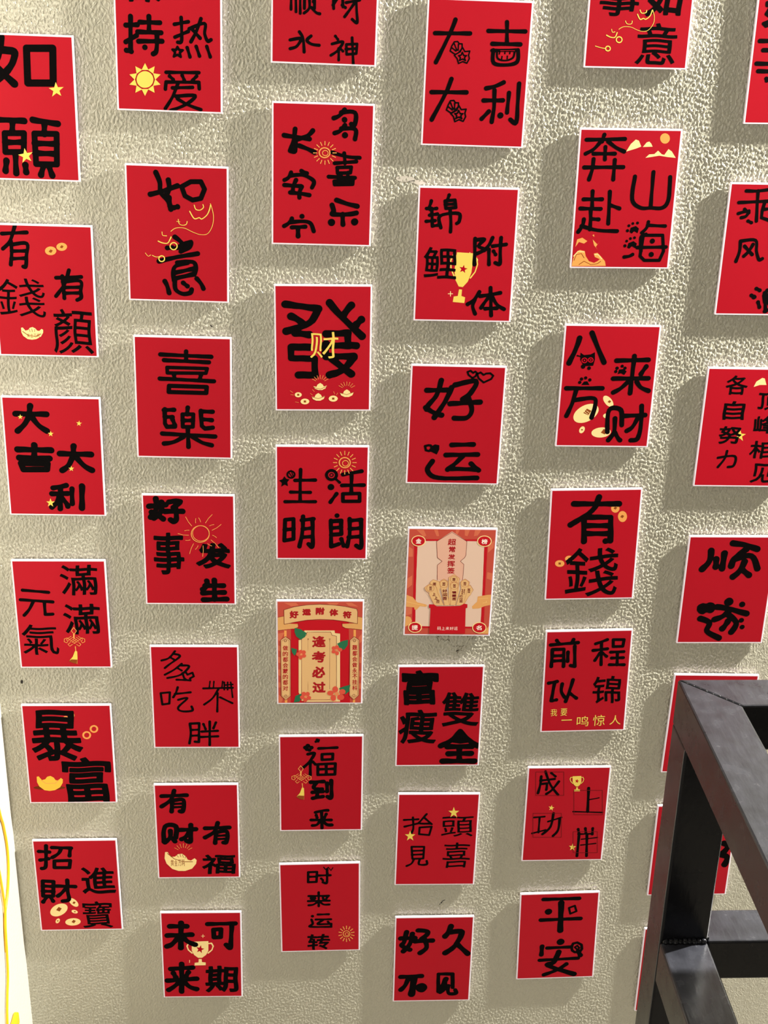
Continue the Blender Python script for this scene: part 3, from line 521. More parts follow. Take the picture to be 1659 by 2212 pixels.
DECOR = """
ruyuan star 1 gold P 379,304 401,248 465,253 415,211 434,154 381,184 329,143 347,204 296,236 359,244
ruyuan star 2 gold P -21,-443 6,-497 70,-485 24,-532 49,-587 -7,-563 -55,-609 -43,-546 -98,-519 -35,-505
reyi sun 3 gold P -181,-459 -184,-480 -192,-499 -204,-517 -219,-532 -237,-544 -258,-551 -279,-554 -300,-553 -320,-547 -337,-537 -352,-523 -363,-506 -369,-487 -371,-466 -368,-446 -360,-426 -349,-408 -333,-393 -315,-382 -295,-374 -274,-371 -253,-373 -233,-379 -215,-389 -201,-403 -190,-420 -183,-439
reyi sun_rays 4 gold P -271,-284 -234,-357 -312,-360
reyi sun_rays 4 gold P -163,-314 -180,-397 -241,-355
reyi sun_rays 4 gold P -98,-401 -161,-462 -184,-391
reyi sun_rays 4 gold P -101,-512 -187,-528 -161,-455
reyi sun_rays 4 gold P -171,-604 -247,-568 -183,-522
reyi sun_rays 4 gold P -281,-643 -318,-569 -240,-566
reyi sun_rays 4 gold P -390,-612 -373,-529 -311,-571
reyi sun_rays 4 gold P -455,-525 -391,-463 -369,-534
reyi sun_rays 4 gold P -451,-414 -365,-398 -391,-471
reyi sun_rays 4 gold P -381,-322 -305,-358 -369,-404
daji2 star 5 gold P -387,571 -381,547 -357,547 -377,531 -372,507 -391,521 -411,506 -403,530 -420,545 -397,546
daji2 star 6 gold P 341,502 345,474 372,471 348,456 352,428 332,446 308,432 320,459 301,478 328,476
daji2 star 7 gold P -23,357 -16,330 11,330 -12,312 -6,284 -27,301 -50,284 -40,311 -61,329 -34,330
daji2 star 8 gold P 207,-109 215,-137 242,-137 219,-156 226,-184 204,-167 181,-185 190,-156 170,-139 197,-138
daji2 star 9 gold P -82,-565 -71,-607 -30,-608 -64,-636 -55,-679 -87,-653 -123,-680 -108,-636 -139,-609 -98,-608
youyan coin 10 orange P 165,502 163,490 157,479 149,469 138,460 124,454 110,449 95,448 80,449 66,452 54,458 43,466 36,476 32,487 31,498 33,510 39,521 47,531 59,540 72,546 86,551 101,552 116,551 130,548 142,542 153,534 160,524 164,513
youyan coin 11 orange P 295,553 292,543 287,532 279,523 269,515 256,509 243,505 229,503 215,504 201,507 190,513 180,520 173,529 169,539 168,550 170,561 176,571 184,580 194,588 206,594 220,598 234,600 248,599 261,596 273,590 282,583 290,574 294,564
youyan coin_hole 12 brown P 72,489 97,518 124,505 102,475
youyan coin_hole 13 brown P 207,545 230,572 255,560 235,533
youyan gold_ingot 14 cream P -316,-454 -296,-450 -265,-489 -231,-479 -210,-452 -176,-442 -144,-459 -125,-485 -99,-489 -70,-462 -51,-475 -54,-510 -83,-560 -139,-592 -193,-602 -246,-595 -297,-556 -316,-512
youyan drawn_line 15 brown L8.3 -301,-499 -234,-550 -144,-559 -81,-526
youyan drawn_line 16 brown L6.2 -219,-472 -210,-501
youyan drawn_line 17 brown L6.2 -188,-465 -184,-501
youyan drawn_line 18 brown L6.2 -152,-471 -156,-500
youyan character 19 brown T0 黄 -252,-574,-216,-527
youyan character 20 brown T0 金 -211,-573,-176,-526
youyan character 21 brown T0 万 -171,-572,-135,-525
youyan character 22 brown T0 两 -130,-571,-95,-524
changan sun_ring 23 orange L11.6 85,265 83,251 77,237 67,225 54,216 39,210 23,207 7,209 -8,214 -22,222 -32,234 -38,247 -41,262 -39,277 -33,290 -23,302 -10,312 5,318 21,320 37,318 52,313 66,305 76,293 82,280 85,265
changan sun_ring 24 orange L7.7 63,261 62,253 59,246 54,239 47,234 39,231 30,230 22,231 14,234 7,238 1,244 -2,251 -3,259 -2,267 1,274 6,281 13,285 21,289 29,290 38,289 46,286 53,282 58,276 62,269 63,261
changan sun_rays 25 orange L9.7 24,354 24,392
changan sun_rays 25 orange L9.7 60,348 75,383
changan sun_rays 25 orange L9.7 91,329 118,356
changan sun_rays 25 orange L9.7 112,299 148,315
changan sun_rays 25 orange L9.7 120,264 159,266
changan sun_rays 25 orange L9.7 114,229 150,215
changan sun_rays 25 orange L9.8 94,199 122,172
changan sun_rays 25 orange L9.8 64,178 79,142
changan sun_rays 25 orange L9.8 28,170 28,131
changan sun_rays 25 orange L9.8 -9,176 -23,140
changan sun_rays 25 orange L9.8 -39,195 -67,167
changan sun_rays 25 orange L9.7 -60,224 -96,208
changan sun_rays 25 orange L9.6 -68,259 -107,258
changan sun_rays 25 orange L9.7 -61,295 -98,308
changan sun_rays 25 orange L9.7 -41,325 -70,351
changan sun_rays 25 orange L9.7 -11,346 -27,380
ruyi2 gold_scroll 26 gold L6.4 -83,38 -22,80 77,83 175,40 274,10 354,26 410,118 425,238 400,355 387,384
ruyi2 gold_scroll 26 gold L11.9 145,284 197,200 257,212 286,197 346,245 376,305 392,365
ruyi2 gold_scroll 26 gold L9.8 199,358 218,310 267,302 307,333 302,368
ruyi2 gold_scroll 26 gold L8.0 9,184 18,135 57,116 101,128 114,164
ruyi2 gold_scroll 26 gold L7.9 -186,29 -179,-11 -133,-16
ruyi2 gold_scroll 26 gold L12.0 -234,-83 -185,-102 -125,-104 -94,-58 -80,-28
ruyi2 gold_scroll 26 gold L8.0 -308,-257 -258,-275 -208,-264
ruyi2 gold_scroll 26 gold L6.0 -390,-229 -358,-268 -327,-251
ruyi2 gold_scroll 26 gold L5.9 -11,160 28,155
ruyi2 gold_scroll 26 gold L11.9 -10,-136 -14,-152 -23,-166 -37,-176 -53,-180 -69,-177 -82,-168 -91,-155 -94,-139 -90,-123 -81,-109 -67,-99 -51,-95 -35,-98 -22,-107 -13,-120 -10,-136
ruyi2 gold_scroll 26 gold L12.1 -163,-292 -166,-306 -173,-317 -185,-325 -198,-328 -211,-326 -221,-319 -228,-308 -231,-295 -228,-281 -220,-270 -209,-262 -196,-259 -183,-261 -172,-268 -165,-279 -163,-292
shiru gold_scroll 27 gold L6.0 -229,-386 -179,-358 -92,-359 -12,-390 67,-403 123,-378 164,-314 167,-242 140,-168
shiru gold_scroll 27 gold L11.1 -29,-220 6,-273 43,-263 73,-271 117,-234 136,-175
shiru gold_scroll 27 gold L9.3 -4,-174 18,-206 66,-200 73,-176
shiru gold_scroll 27 gold L7.4 -160,-294 -144,-321 -114,-329 -86,-320 -83,-293
shiru gold_scroll 27 gold L7.5 -311,-387 -299,-418 -270,-414
shiru gold_scroll 27 gold L11.2 -364,-452 -313,-473 -265,-472 -244,-422
shiru gold_scroll 27 gold L7.5 -483,-572 -419,-589 -360,-597
shiru gold_scroll 27 gold L11.2 -181,-497 -183,-509 -189,-519 -199,-526 -211,-529 -224,-526 -235,-520 -244,-510 -247,-498 -246,-487 -240,-476 -229,-469 -217,-467 -204,-469 -193,-475 -185,-485 -181,-497
shiru gold_scroll 27 gold L11.3 -308,-596 -309,-606 -314,-614 -323,-620 -333,-622 -343,-620 -353,-615 -359,-607 -362,-597 -361,-587 -356,-579 -348,-573 -337,-571 -327,-573 -318,-578 -311,-586 -308,-596
jinli drawn_line 28 cream L8.1 50,40 52,-9
jinli drawn_line 29 cream L8.1 27,15 84,16
jinli drawn_line 30 cream L6.1 150,-39 151,-60
jinli trophy 31 gold P -107,40 102,31 82,-209 44,-319 -13,-387 -64,-381 -108,-301 -127,-184
jinli trophy 31 gold L15.2 -108,-8 -149,7 -177,-64 -169,-163 -129,-249
jinli trophy 31 gold L15.1 93,-32 136,-28 152,-104 127,-198 73,-273
jinli trophy 31 gold P -58,-415 -21,-419 -24,-498 22,-514 16,-586 -127,-575 -118,-507 -69,-499
jinli trophy 31 red P -12,-111 -4,-149 34,-157 1,-175 5,-213 -23,-187 -58,-202 -42,-167 -68,-139 -30,-144
jinli drawn_line 32 cream L8.3 -162,-445 -159,-503
jinli drawn_line 33 cream L8.3 -188,-474 -134,-473
benfu mountain 34 cream P -40,567 8,655 63,707 101,694 135,627 73,602
benfu mountain 35 cream P 155,622 196,676 225,686 251,662 271,627
benfu mountain 36 cream P 197,497 239,538 299,542 341,582 390,540 420,534 463,602 506,574 560,501 463,509 361,524 262,507
benfu sun 37 orange P 467,724 467,711 464,698 458,687 450,677 440,670 428,665 415,664 402,665 389,669 378,676 368,685 360,697 354,709 351,722 351,736 354,748 360,760 368,769 379,776 390,781 403,783 416,781 429,777 440,770 451,761 459,750 464,737
benfu wave 38 orange P -591,-806 -577,-713 -548,-641 -503,-606 -441,-620 -425,-681 -380,-743 -316,-763 -277,-742 -248,-717 -312,-691 -329,-650 -285,-639 -241,-680 -184,-741 -169,-799
benfu wave 39 orange P -561,-570 -544,-478 -484,-457 -419,-498 -458,-528 -521,-509
benfu wave 40 orange P -356,-477 -293,-537 -266,-496 -311,-568 -288,-598 -333,-548
benfu wave 41 orange P -364,-426 -344,-416 -338,-446
benfu drawn_line 42 brown L8.2 -565,-734 -540,-662 -479,-651 -444,-702
benfu drawn_line 43 brown L8.2 -500,-785 -441,-743 -356,-784 -274,-773 -235,-742
benfu drawn_line 44 cream L10.3 -573,-683 -523,-621 -450,-630
benfu drawn_line 45 cream L10.3 -314,-660 -273,-660 -228,-711
facai character 46 gold T0 财 -165,-121,185,215
facai coin 47 cream P -267,-597 -268,-604 -272,-611 -277,-617 -284,-623 -292,-627 -302,-629 -312,-630 -321,-629 -331,-627 -339,-623 -346,-618 -351,-611 -354,-604 -355,-597 -354,-590 -351,-583 -346,-576 -339,-571 -330,-567 -321,-565 -311,-564 -301,-564 -292,-567 -284,-571 -277,-576 -272,-582 -268,-589
facai coin 48 cream P -173,-685 -174,-693 -179,-701 -185,-708 -194,-714 -204,-719 -216,-722 -228,-723 -240,-722 -252,-719 -262,-715 -271,-709 -277,-702 -281,-694 -283,-685 -281,-677 -277,-669 -270,-662 -262,-656 -251,-651 -240,-648 -228,-647 -215,-648 -204,-651 -194,-655 -185,-661 -178,-668 -174,-676
facai coin 49 cream P 185,-646 184,-655 179,-663 173,-671 164,-677 153,-682 141,-685 128,-686 116,-685 104,-682 93,-678 84,-671 77,-664 73,-655 71,-646 73,-638 77,-629 84,-622 93,-615 103,-610 115,-607 128,-606 141,-607 153,-610 163,-615 172,-621 179,-629 184,-637
facai gold_ingot 50 cream P -120,-483 -82,-491 -70,-462 -36,-440 -3,-461 10,-488 48,-474 31,-511 -11,-533 -61,-533 -103,-514
facai gold_ingot 51 cream P -143,-619 -106,-628 -93,-596 -59,-573 -26,-596 -13,-625 25,-610 8,-650 -34,-674 -85,-674 -127,-654
facai gold_ingot 52 cream P 212,-569 251,-578 264,-546 298,-523 333,-546 346,-575 385,-560 368,-601 325,-624 273,-624 229,-604
facai coin_hole 53 brown P -325,-584 -298,-584 -298,-609 -325,-609
facai coin_hole 54 brown P -243,-671 -213,-671 -213,-699 -243,-699
facai coin_hole 55 brown P 113,-632 143,-632 143,-660 113,-660
facai drawn_line 56 brown L6.5 -118,-499 -34,-521 44,-488
facai drawn_line 57 brown L6.5 -139,-625 -59,-647 23,-616
facai drawn_line 58 brown L6.5 218,-571 298,-593 380,-561
facai shine_lines 59 orange L5.3 -91,-413 -136,-389
facai shine_lines 59 orange L5.3 -76,-399 -110,-361
facai shine_lines 59 orange L5.3 -58,-390 -75,-344
facai shine_lines 59 orange L5.4 -36,-387 -36,-337
facai shine_lines 59 orange L5.3 -15,-390 3,-343
facai shine_lines 59 orange L5.4 4,-399 38,-361
facai shine_lines 59 orange L5.4 18,-413 64,-388
facai shine_lines 60 orange L5.4 243,-500 198,-475
facai shine_lines 60 orange L5.4 257,-486 223,-448
facai shine_lines 60 orange L5.4 276,-477 258,-430
facai shine_lines 60 orange L5.3 298,-473 297,-423
facai shine_lines 60 orange L5.4 319,-477 337,-430
facai shine_lines 60 orange L5.4 338,-486 372,-447
facai shine_lines 60 orange L5.4 352,-500 398,-474
facai drawn_line 61 orange L4.3 -108,-554 -133,-528
facai drawn_line 62 orange L4.3 -133,-598 -160,-576
facai drawn_line 63 orange L4.3 -380,-566 -412,-544
facai drawn_line 64 orange L4.3 -370,-599 -406,-595
facai drawn_line 65 orange L4.3 -308,-699 -350,-692
facai drawn_line 66 orange L4.3 145,-586 134,-553
facai drawn_line 67 orange L4.3 170,-597 183,-571
shenghuo sun_ring 68 orange L13.4 359,574 357,556 350,539 339,524 325,513 308,506 289,504 271,506 254,513 239,524 227,538 220,555 217,573 219,591 226,608 237,623 252,634 269,641 287,644 306,641 323,634 338,623 349,609 357,592 359,574
shenghuo sun_ring 69 orange L8.9 336,565 335,555 331,546 325,538 317,532 307,528 297,526 287,527 278,531 270,537 264,545 260,554 258,564 259,574 263,583 269,591 277,597 286,601 296,603 306,601 316,598 324,592 330,584 334,575 336,565
shenghuo sun_rays 70 orange L11.1 287,684 286,730
shenghuo sun_rays 70 orange L11.1 326,676 342,718
shenghuo sun_rays 70 orange L11.1 360,652 390,685
shenghuo sun_rays 70 orange L11.1 383,617 422,635
shenghuo sun_rays 70 orange L11.2 391,574 435,575
shenghuo sun_rays 70 orange L11.1 384,532 424,515
shenghuo sun_rays 70 orange L11.3 362,496 393,463
shenghuo sun_rays 70 orange L11.2 329,471 346,429
shenghuo sun_rays 70 orange L11.2 290,463 290,416
shenghuo sun_rays 70 orange L11.2 250,471 234,428
shenghuo sun_rays 70 orange L11.2 216,495 186,462
shenghuo sun_rays 70 orange L11.2 193,531 154,513
shenghuo sun_rays 70 orange L11.1 185,573 142,573
shenghuo sun_rays 70 orange L11.1 192,615 153,633
shenghuo sun_rays 70 orange L11.1 214,651 184,683
shenghuo sun_rays 70 orange L11.1 247,675 230,718
shenghuo sun_ring 71 black L35.8 185,402 183,385 176,369 166,356 153,346 137,339 121,337 104,339 88,345 75,355 64,369 58,384 55,401 57,417 64,433 74,446 87,456 103,463 119,465 136,463 152,457 165,447 176,434 182,418 185,402
shenghuo sun_ring 72 black L11.3 142,401 141,396 139,391 135,386 131,383 126,381 120,380 115,380 109,383 105,386 101,390 99,395 98,401 99,407 101,412 105,416 109,420 114,422 120,423 125,422 131,420 135,416 139,412 141,407 142,401
shenghuo drawn_line 73 black L35.8 170,350 225,299
shenghuo sun_ring 74 black L22.4 -354,405 -356,393 -360,381 -368,372 -378,364 -389,359 -401,358 -414,359 -425,364 -435,371 -442,381 -447,392 -449,404 -447,416 -442,428 -435,437 -425,445 -413,450 -401,451 -389,450 -378,445 -368,438 -360,428 -356,417 -354,405
shenghuo drawn_line 75 black L13.4 -433,439 -380,358
shenghuo drawn_line 76 black L13.4 -401,462 -369,370
shenghuo star 77 black P -487,381 -462,346 -419,335 -449,300 -440,241 -483,264 -527,234 -520,287 -556,322 -509,339
bafang coin 78 coin P -94,-266 -85,-289 -83,-316 -90,-344 -105,-373 -126,-402 -153,-427 -185,-450 -219,-467 -255,-479 -290,-484 -323,-483 -351,-476 -374,-462 -390,-443 -399,-420 -400,-393 -393,-364 -379,-335 -357,-307 -330,-282 -299,-260 -264,-242 -229,-231 -194,-225 -161,-226 -133,-234 -110,-247
bafang coin 79 coin P 92,-257 83,-263 71,-264 57,-262 42,-257 27,-248 11,-236 -3,-221 -16,-205 -27,-189 -35,-172 -39,-156 -40,-142 -38,-130 -32,-121 -23,-116 -11,-114 2,-116 17,-122 33,-131 49,-143 63,-157 76,-173 87,-190 94,-206 99,-222 100,-236 98,-248
bafang coin 80 coin P -254,-533 -248,-538 -243,-545 -240,-553 -239,-563 -239,-573 -241,-584 -245,-594 -250,-603 -256,-611 -264,-617 -272,-622 -280,-624 -287,-623 -295,-621 -301,-616 -305,-609 -309,-601 -310,-591 -310,-581 -308,-570 -304,-560 -299,-551 -292,-543 -285,-537 -277,-532 -269,-530 -261,-531
bafang coin 81 coin P 100,-598 100,-613 93,-629 81,-643 63,-656 41,-667 15,-674 -12,-679 -40,-680 -67,-678 -92,-672 -114,-663 -131,-652 -143,-638 -148,-624 -148,-608 -141,-593 -129,-578 -111,-566 -89,-555 -63,-547 -36,-543 -8,-541 19,-544 44,-549 66,-558 83,-569 94,-583
bafang coin 82 coin P 59,-385 59,-392 56,-398 52,-405 47,-410 40,-413 32,-416 23,-417 14,-416 6,-414 -2,-410 -8,-405 -14,-399 -17,-393 -19,-386 -18,-379 -16,-372 -12,-366 -6,-361 1,-357 9,-354 17,-354 26,-354 34,-356 42,-360 49,-365 54,-371 57,-378
bafang coin_hole 83 brown P -277,-350 -235,-290 -176,-319 -212,-379
bafang coin_hole 84 brown P 22,-200 41,-173 68,-186 52,-213
bafang coin_hole 85 brown P -286,-568 -265,-567 -263,-586 -284,-587
bafang coin_hole 86 brown P -28,-613 6,-562 56,-587 26,-638
bafang drawn_line 87 cream L6.6 -265,-332 -219,-365
bafang drawn_line 88 cream L6.6 -238,-320 -204,-343
gezi star 89 gold P -79,-10 -56,-71 4,-77 -42,-110 -21,-172 -73,-132 -120,-164 -106,-105 -156,-64 -96,-68
gezi mountain 90 cream P 17,561 43,633 112,683 146,675 179,590 93,589
youqian5 coin 91 orange P 319,526 318,512 315,500 309,488 301,479 291,472 280,468 267,466 255,468 243,473 232,480 222,490 215,501 210,514 207,527 208,541 211,553 217,565 225,574 235,581 246,585 259,586 271,585 283,580 294,573 304,563 311,552 316,539
youqian5 coin 92 orange P 428,409 428,391 424,374 418,359 410,347 399,337 387,332 374,330 360,332 347,338 335,348 324,361 316,376 310,393 307,410 307,428 311,445 317,460 325,472 336,482 348,487 362,489 375,487 388,481 400,471 411,459 419,443 425,426
youqian5 coin_hole 93 brown P 239,525 259,554 287,539 269,510
youqian5 coin_hole 94 brown P 337,403 359,434 389,418 370,386
youqian5 coin 95 orange P -366,-265 -367,-276 -371,-287 -378,-296 -387,-304 -399,-310 -412,-313 -426,-314 -440,-313 -454,-309 -466,-303 -477,-294 -485,-285 -490,-274 -492,-263 -491,-252 -487,-242 -480,-233 -470,-225 -459,-219 -446,-216 -432,-215 -418,-216 -404,-220 -392,-226 -381,-234 -373,-244 -368,-254
youqian5 coin 96 orange P -243,-198 -244,-209 -248,-218 -254,-227 -263,-234 -274,-240 -286,-243 -299,-244 -312,-243 -325,-239 -336,-233 -346,-226 -354,-217 -359,-207 -361,-196 -360,-186 -356,-176 -350,-167 -341,-160 -330,-154 -318,-151 -305,-150 -292,-152 -279,-155 -268,-161 -258,-169 -250,-178 -246,-188
youqian5 coin_hole 97 brown P -446,-248 -414,-249 -412,-280 -444,-280
youqian5 coin_hole 98 brown P -319,-181 -287,-182 -285,-213 -317,-212
yuanqi knot_tassel 99 orange L6.7 32,-369 96,-321
yuanqi knot_tassel 99 orange L6.0 243,-366 188,-321
yuanqi knot_tassel 99 orange L6.7 55,-385 119,-338
yuanqi knot_tassel 99 orange L5.9 218,-382 163,-338
yuanqi knot_tassel 99 orange L6.7 77,-402 141,-354
yuanqi knot_tassel 99 orange L6.0 194,-399 138,-354
yuanqi knot_tassel 99 orange L6.7 100,-418 164,-371
yuanqi knot_tassel 99 orange L6.0 169,-415 114,-371
yuanqi knot_tassel 99 orange L6.7 122,-435 186,-387
yuanqi knot_tassel 99 orange L6.0 144,-432 89,-387
yuanqi knot_tassel 99 orange L6.7 79,-379 42,-346 2,-364 -3,-406 30,-422 50,-395 29,-379
yuanqi knot_tassel 99 orange L6.7 105,-446 68,-475 46,-446 79,-418
yuanqi knot_tassel 99 orange L6.7 195,-380 236,-346 273,-364 273,-407 238,-423 221,-396 245,-380
yuanqi knot_tassel 99 orange L6.7 160,-446 193,-475 218,-446 190,-418
yuanqi knot_tassel 99 orange L7.3 138,-190 172,-240 138,-291 101,-240 138,-190
yuanqi knot_tassel 99 orange L20.7 134,-291 130,-342
yuanqi knot_tassel 99 orange L12.0 141,-481 143,-558
yuanqi knot_tassel 99 gold P 132,-548 161,-553 159,-656 149,-747 95,-734 44,-703 97,-635
yuanqi knot_tassel 99 brown P 155,-682 146,-747 93,-734 39,-703 77,-677
baofu sun_ring 100 orange L14.9 12,589 11,581 7,573 2,566 -4,561 -12,558 -20,557 -27,558 -34,561 -40,567 -44,573 -47,581 -47,589 -46,598 -42,606 -37,612 -30,617 -23,620 -15,622 -8,620 -1,617 5,612 9,605 12,598 12,589
baofu sun_ring 101 orange L14.9 100,640 99,632 95,624 90,617 84,612 76,609 68,608 61,609 54,612 48,617 44,624 41,632 41,640 42,649 46,656 51,663 58,668 65,671 73,672 80,671 87,668 93,663 97,656 100,648 100,640
baofu sun_ring 102 orange L22.6 303,319 300,306 295,293 286,282 276,274 264,269 251,267 239,269 227,274 218,283 211,294 207,306 206,320 209,334 214,346 223,357 233,365 245,371 258,372 270,370 281,365 291,357 298,346 302,333 303,319
baofu sun_ring 103 orange L22.6 406,420 403,407 398,395 390,384 380,376 369,372 357,370 345,372 334,377 325,385 318,395 314,407 314,420 316,433 321,445 329,455 339,463 351,468 363,470 374,468 385,463 394,455 401,445 405,433 406,420
baofu ingot_shadow 104 shade P -99,-550 -106,-558 -123,-566 -150,-572 -185,-578 -228,-582 -275,-584 -324,-585 -374,-584 -421,-580 -462,-576 -497,-570 -523,-563 -539,-555 -544,-546 -538,-538 -521,-531 -494,-524 -458,-518 -416,-514 -369,-512 -319,-511 -270,-513 -223,-516 -181,-520 -146,-527 -120,-534 -104,-542
baofu gold_ingot 105 yellow P -485,-363 -458,-356 -417,-419 -370,-406 -340,-364 -294,-350 -250,-378 -226,-421 -190,-428 -151,-386 -125,-407 -129,-464 -170,-541 -247,-590 -321,-603 -393,-589 -461,-525 -487,-454
baofu drawn_line 106 orange L10.3 -429,-421 -363,-477 -234,-473 -179,-417
zhaocai coin 107 coin P -184,-365 -181,-388 -185,-414 -194,-440 -210,-466 -231,-491 -256,-512 -283,-530 -312,-543 -341,-551 -369,-553 -393,-548 -414,-538 -429,-523 -439,-504 -442,-481 -438,-456 -428,-429 -412,-403 -392,-379 -367,-357 -339,-339 -310,-326 -281,-319 -254,-317 -230,-321 -209,-331 -194,-346
zhaocai coin 108 coin P -28,-369 -36,-376 -47,-380 -60,-380 -74,-376 -89,-368 -104,-356 -118,-342 -130,-326 -140,-309 -147,-291 -152,-273 -153,-257 -151,-244 -145,-233 -137,-225 -126,-221 -113,-221 -99,-226 -84,-234 -69,-245 -55,-259 -43,-275 -33,-292 -25,-310 -21,-328 -20,-344 -22,-358
zhaocai coin 109 coin P -40,-486 -43,-492 -48,-497 -55,-501 -63,-503 -72,-503 -82,-502 -92,-499 -102,-495 -110,-489 -118,-483 -123,-476 -127,-468 -128,-461 -128,-454 -125,-448 -120,-442 -113,-439 -104,-437 -95,-436 -85,-437 -75,-440 -66,-444 -57,-450 -50,-456 -44,-464 -41,-471 -39,-479
zhaocai coin 110 coin P -318,-595 -314,-600 -312,-607 -311,-616 -311,-625 -314,-635 -318,-645 -323,-655 -329,-663 -336,-670 -343,-676 -351,-679 -358,-680 -364,-679 -369,-675 -373,-670 -376,-662 -376,-654 -376,-644 -373,-634 -369,-624 -364,-615 -358,-607 -351,-599 -344,-594 -336,-591 -329,-590 -323,-591
zhaocai coin 111 coin P -8,-653 -12,-668 -20,-683 -34,-696 -52,-708 -74,-717 -98,-723 -124,-726 -149,-726 -173,-722 -194,-715 -212,-705 -225,-692 -233,-678 -235,-663 -232,-648 -223,-633 -209,-619 -191,-608 -169,-599 -145,-593 -120,-590 -94,-590 -71,-594 -49,-601 -32,-611 -19,-623 -11,-638
zhaocai coin_hole 112 brown P -353,-435 -311,-378 -268,-407 -305,-464
zhaocai coin_hole 113 brown P -107,-314 -83,-281 -57,-298 -79,-331
zhaocai coin_hole 114 brown P -90,-459 -71,-459 -72,-481 -92,-480
zhaocai coin_hole 115 brown P -353,-624 -333,-624 -335,-646 -354,-646
zhaocai coin_hole 116 brown P -144,-661 -112,-618 -79,-640 -107,-684
youcai gold_ingot 117 cream P -479,-350 -443,-348 -399,-437 -338,-431 -295,-388 -235,-382 -183,-428 -157,-487 -112,-505 -57,-463 -27,-496 -38,-564 -99,-649 -201,-690 -297,-688 -387,-651 -466,-555 -491,-462
youcai drawn_line 118 brown L10.8 -446,-374 -353,-470 -234,-525 -88,-527
youcai drawn_line 119 brown L8.1 -314,-405 -291,-441
youcai drawn_line 120 brown L8.1 -265,-391 -255,-436
youcai drawn_line 121 brown L8.1 -229,-400 -219,-448
youcai drawn_line 122 brown L8.1 -182,-422 -195,-460
youcai character 123 brown T0 黄 -406,-599,-359,-488
youcai character 124 brown T0 金 -353,-599,-307,-489
youcai character 125 brown T0 万 -300,-600,-254,-489
youcai character 126 brown T0 两 -248,-600,-201,-490
youcai shine_lines 127 orange L6.8 -288,-310 -339,-276
youcai shine_lines 127 orange L6.7 -268,-289 -305,-236
youcai shine_lines 127 orange L6.7 -242,-275 -260,-210
youcai shine_lines 127 orange L6.7 -213,-270 -211,-202
youcai shine_lines 127 orange L6.7 -184,-275 -161,-211
youcai shine_lines 127 orange L6.7 -159,-290 -119,-238
youcai shine_lines 127 orange L6.7 -141,-312 -88,-279
weilai trophy 128 cream P -145,261 103,270 99,91 63,8 1,-47 -59,-46 -118,10 -150,94
weilai trophy 128 cream L20.4 -142,225 -192,233 -219,178 -201,107 -147,46
weilai trophy 128 cream L20.4 98,223 148,229 173,174 152,103 94,43
weilai trophy 128 cream P -50,-70 -5,-71 -3,-129 54,-137 52,-190 -117,-193 -112,-142 -55,-133
weilai trophy 128 red P -10,196 -4,139 39,125 -2,99 0,42 -31,83 -73,62 -52,113 -80,157 -35,148
weilai drawn_line 129 cream L8.4 25,393 23,337
weilai drawn_line 130 cream L8.5 1,365 49,365
weilai drawn_line 131 cream L8.6 -188,-91 -190,-136
fudao knot_tassel 132 orange L6.8 -385,128 -324,177
fudao knot_tassel 132 orange L6.1 -175,129 -232,176
fudao knot_tassel 132 orange L6.8 -361,111 -300,159
fudao knot_tassel 132 orange L6.0 -198,112 -256,159
fudao knot_tassel 132 orange L6.8 -338,93 -277,142
fudao knot_tassel 132 orange L6.0 -222,95 -280,142
fudao knot_tassel 132 orange L6.8 -314,76 -253,125
fudao knot_tassel 132 orange L6.0 -246,78 -303,125
fudao knot_tassel 132 orange L6.8 -291,58 -230,107
fudao knot_tassel 132 orange L6.0 -269,62 -327,108
fudao knot_tassel 132 orange L6.8 -338,116 -376,151 -415,134 -418,89 -383,73 -365,100 -387,117
fudao knot_tassel 132 orange L6.8 -308,47 -342,18 -366,48 -335,77
fudao knot_tassel 132 orange L6.8 -222,115 -183,149 -145,131 -142,86 -176,70 -194,98 -172,115
fudao knot_tassel 132 orange L6.8 -252,46 -218,16 -194,46 -225,76
fudao knot_tassel 132 orange L7.5 -290,313 -253,260 -284,207 -324,260 -290,313
fudao knot_tassel 132 orange L21.1 -288,207 -289,154
fudao knot_tassel 132 orange L12.2 -269,11 -263,-69
fudao knot_tassel 132 gold P -274,-58 -245,-64 -241,-171 -246,-265 -299,-251 -353,-218 -303,-149
fudao knot_tassel 132 brown P -243,-198 -248,-265 -301,-251 -357,-218 -321,-191
shilai sun_ring 133 orange L11.4 444,-496 442,-511 437,-525 429,-537 418,-546 406,-552 393,-553 380,-551 368,-545 357,-535 349,-523 344,-508 343,-493 344,-478 349,-464 358,-452 368,-444 380,-438 393,-436 406,-439 418,-445 429,-455 437,-467 442,-481 444,-496
shilai sun_ring 134 orange L8.6 423,-502 422,-509 420,-516 416,-522 411,-527 405,-530 398,-530 392,-529 385,-526 380,-521 376,-515 374,-508 373,-500 374,-493 376,-486 380,-480 386,-476 392,-473 398,-472 405,-473 411,-476 416,-481 420,-487 422,-494 423,-502
shilai sun_rays 135 orange L14.2 393,-400 393,-349
shilai sun_rays 135 orange L14.1 426,-410 443,-365
shilai sun_rays 135 orange L14.3 452,-437 484,-407
shilai sun_rays 135 orange L14.3 467,-476 506,-466
shilai sun_rays 135 orange L14.3 467,-518 506,-531
shilai sun_rays 135 orange L14.3 452,-556 484,-589
shilai sun_rays 135 orange L14.3 426,-582 443,-628
shilai sun_rays 135 orange L14.4 393,-590 393,-641
shilai sun_rays 135 orange L14.3 360,-580 342,-625
shilai sun_rays 135 orange L14.3 334,-552 302,-583
shilai sun_rays 135 orange L14.3 319,-514 280,-524
shilai sun_rays 135 orange L14.3 319,-471 280,-459
shilai sun_rays 135 orange L14.1 334,-434 303,-401
shilai sun_rays 135 orange L14.2 360,-408 343,-362
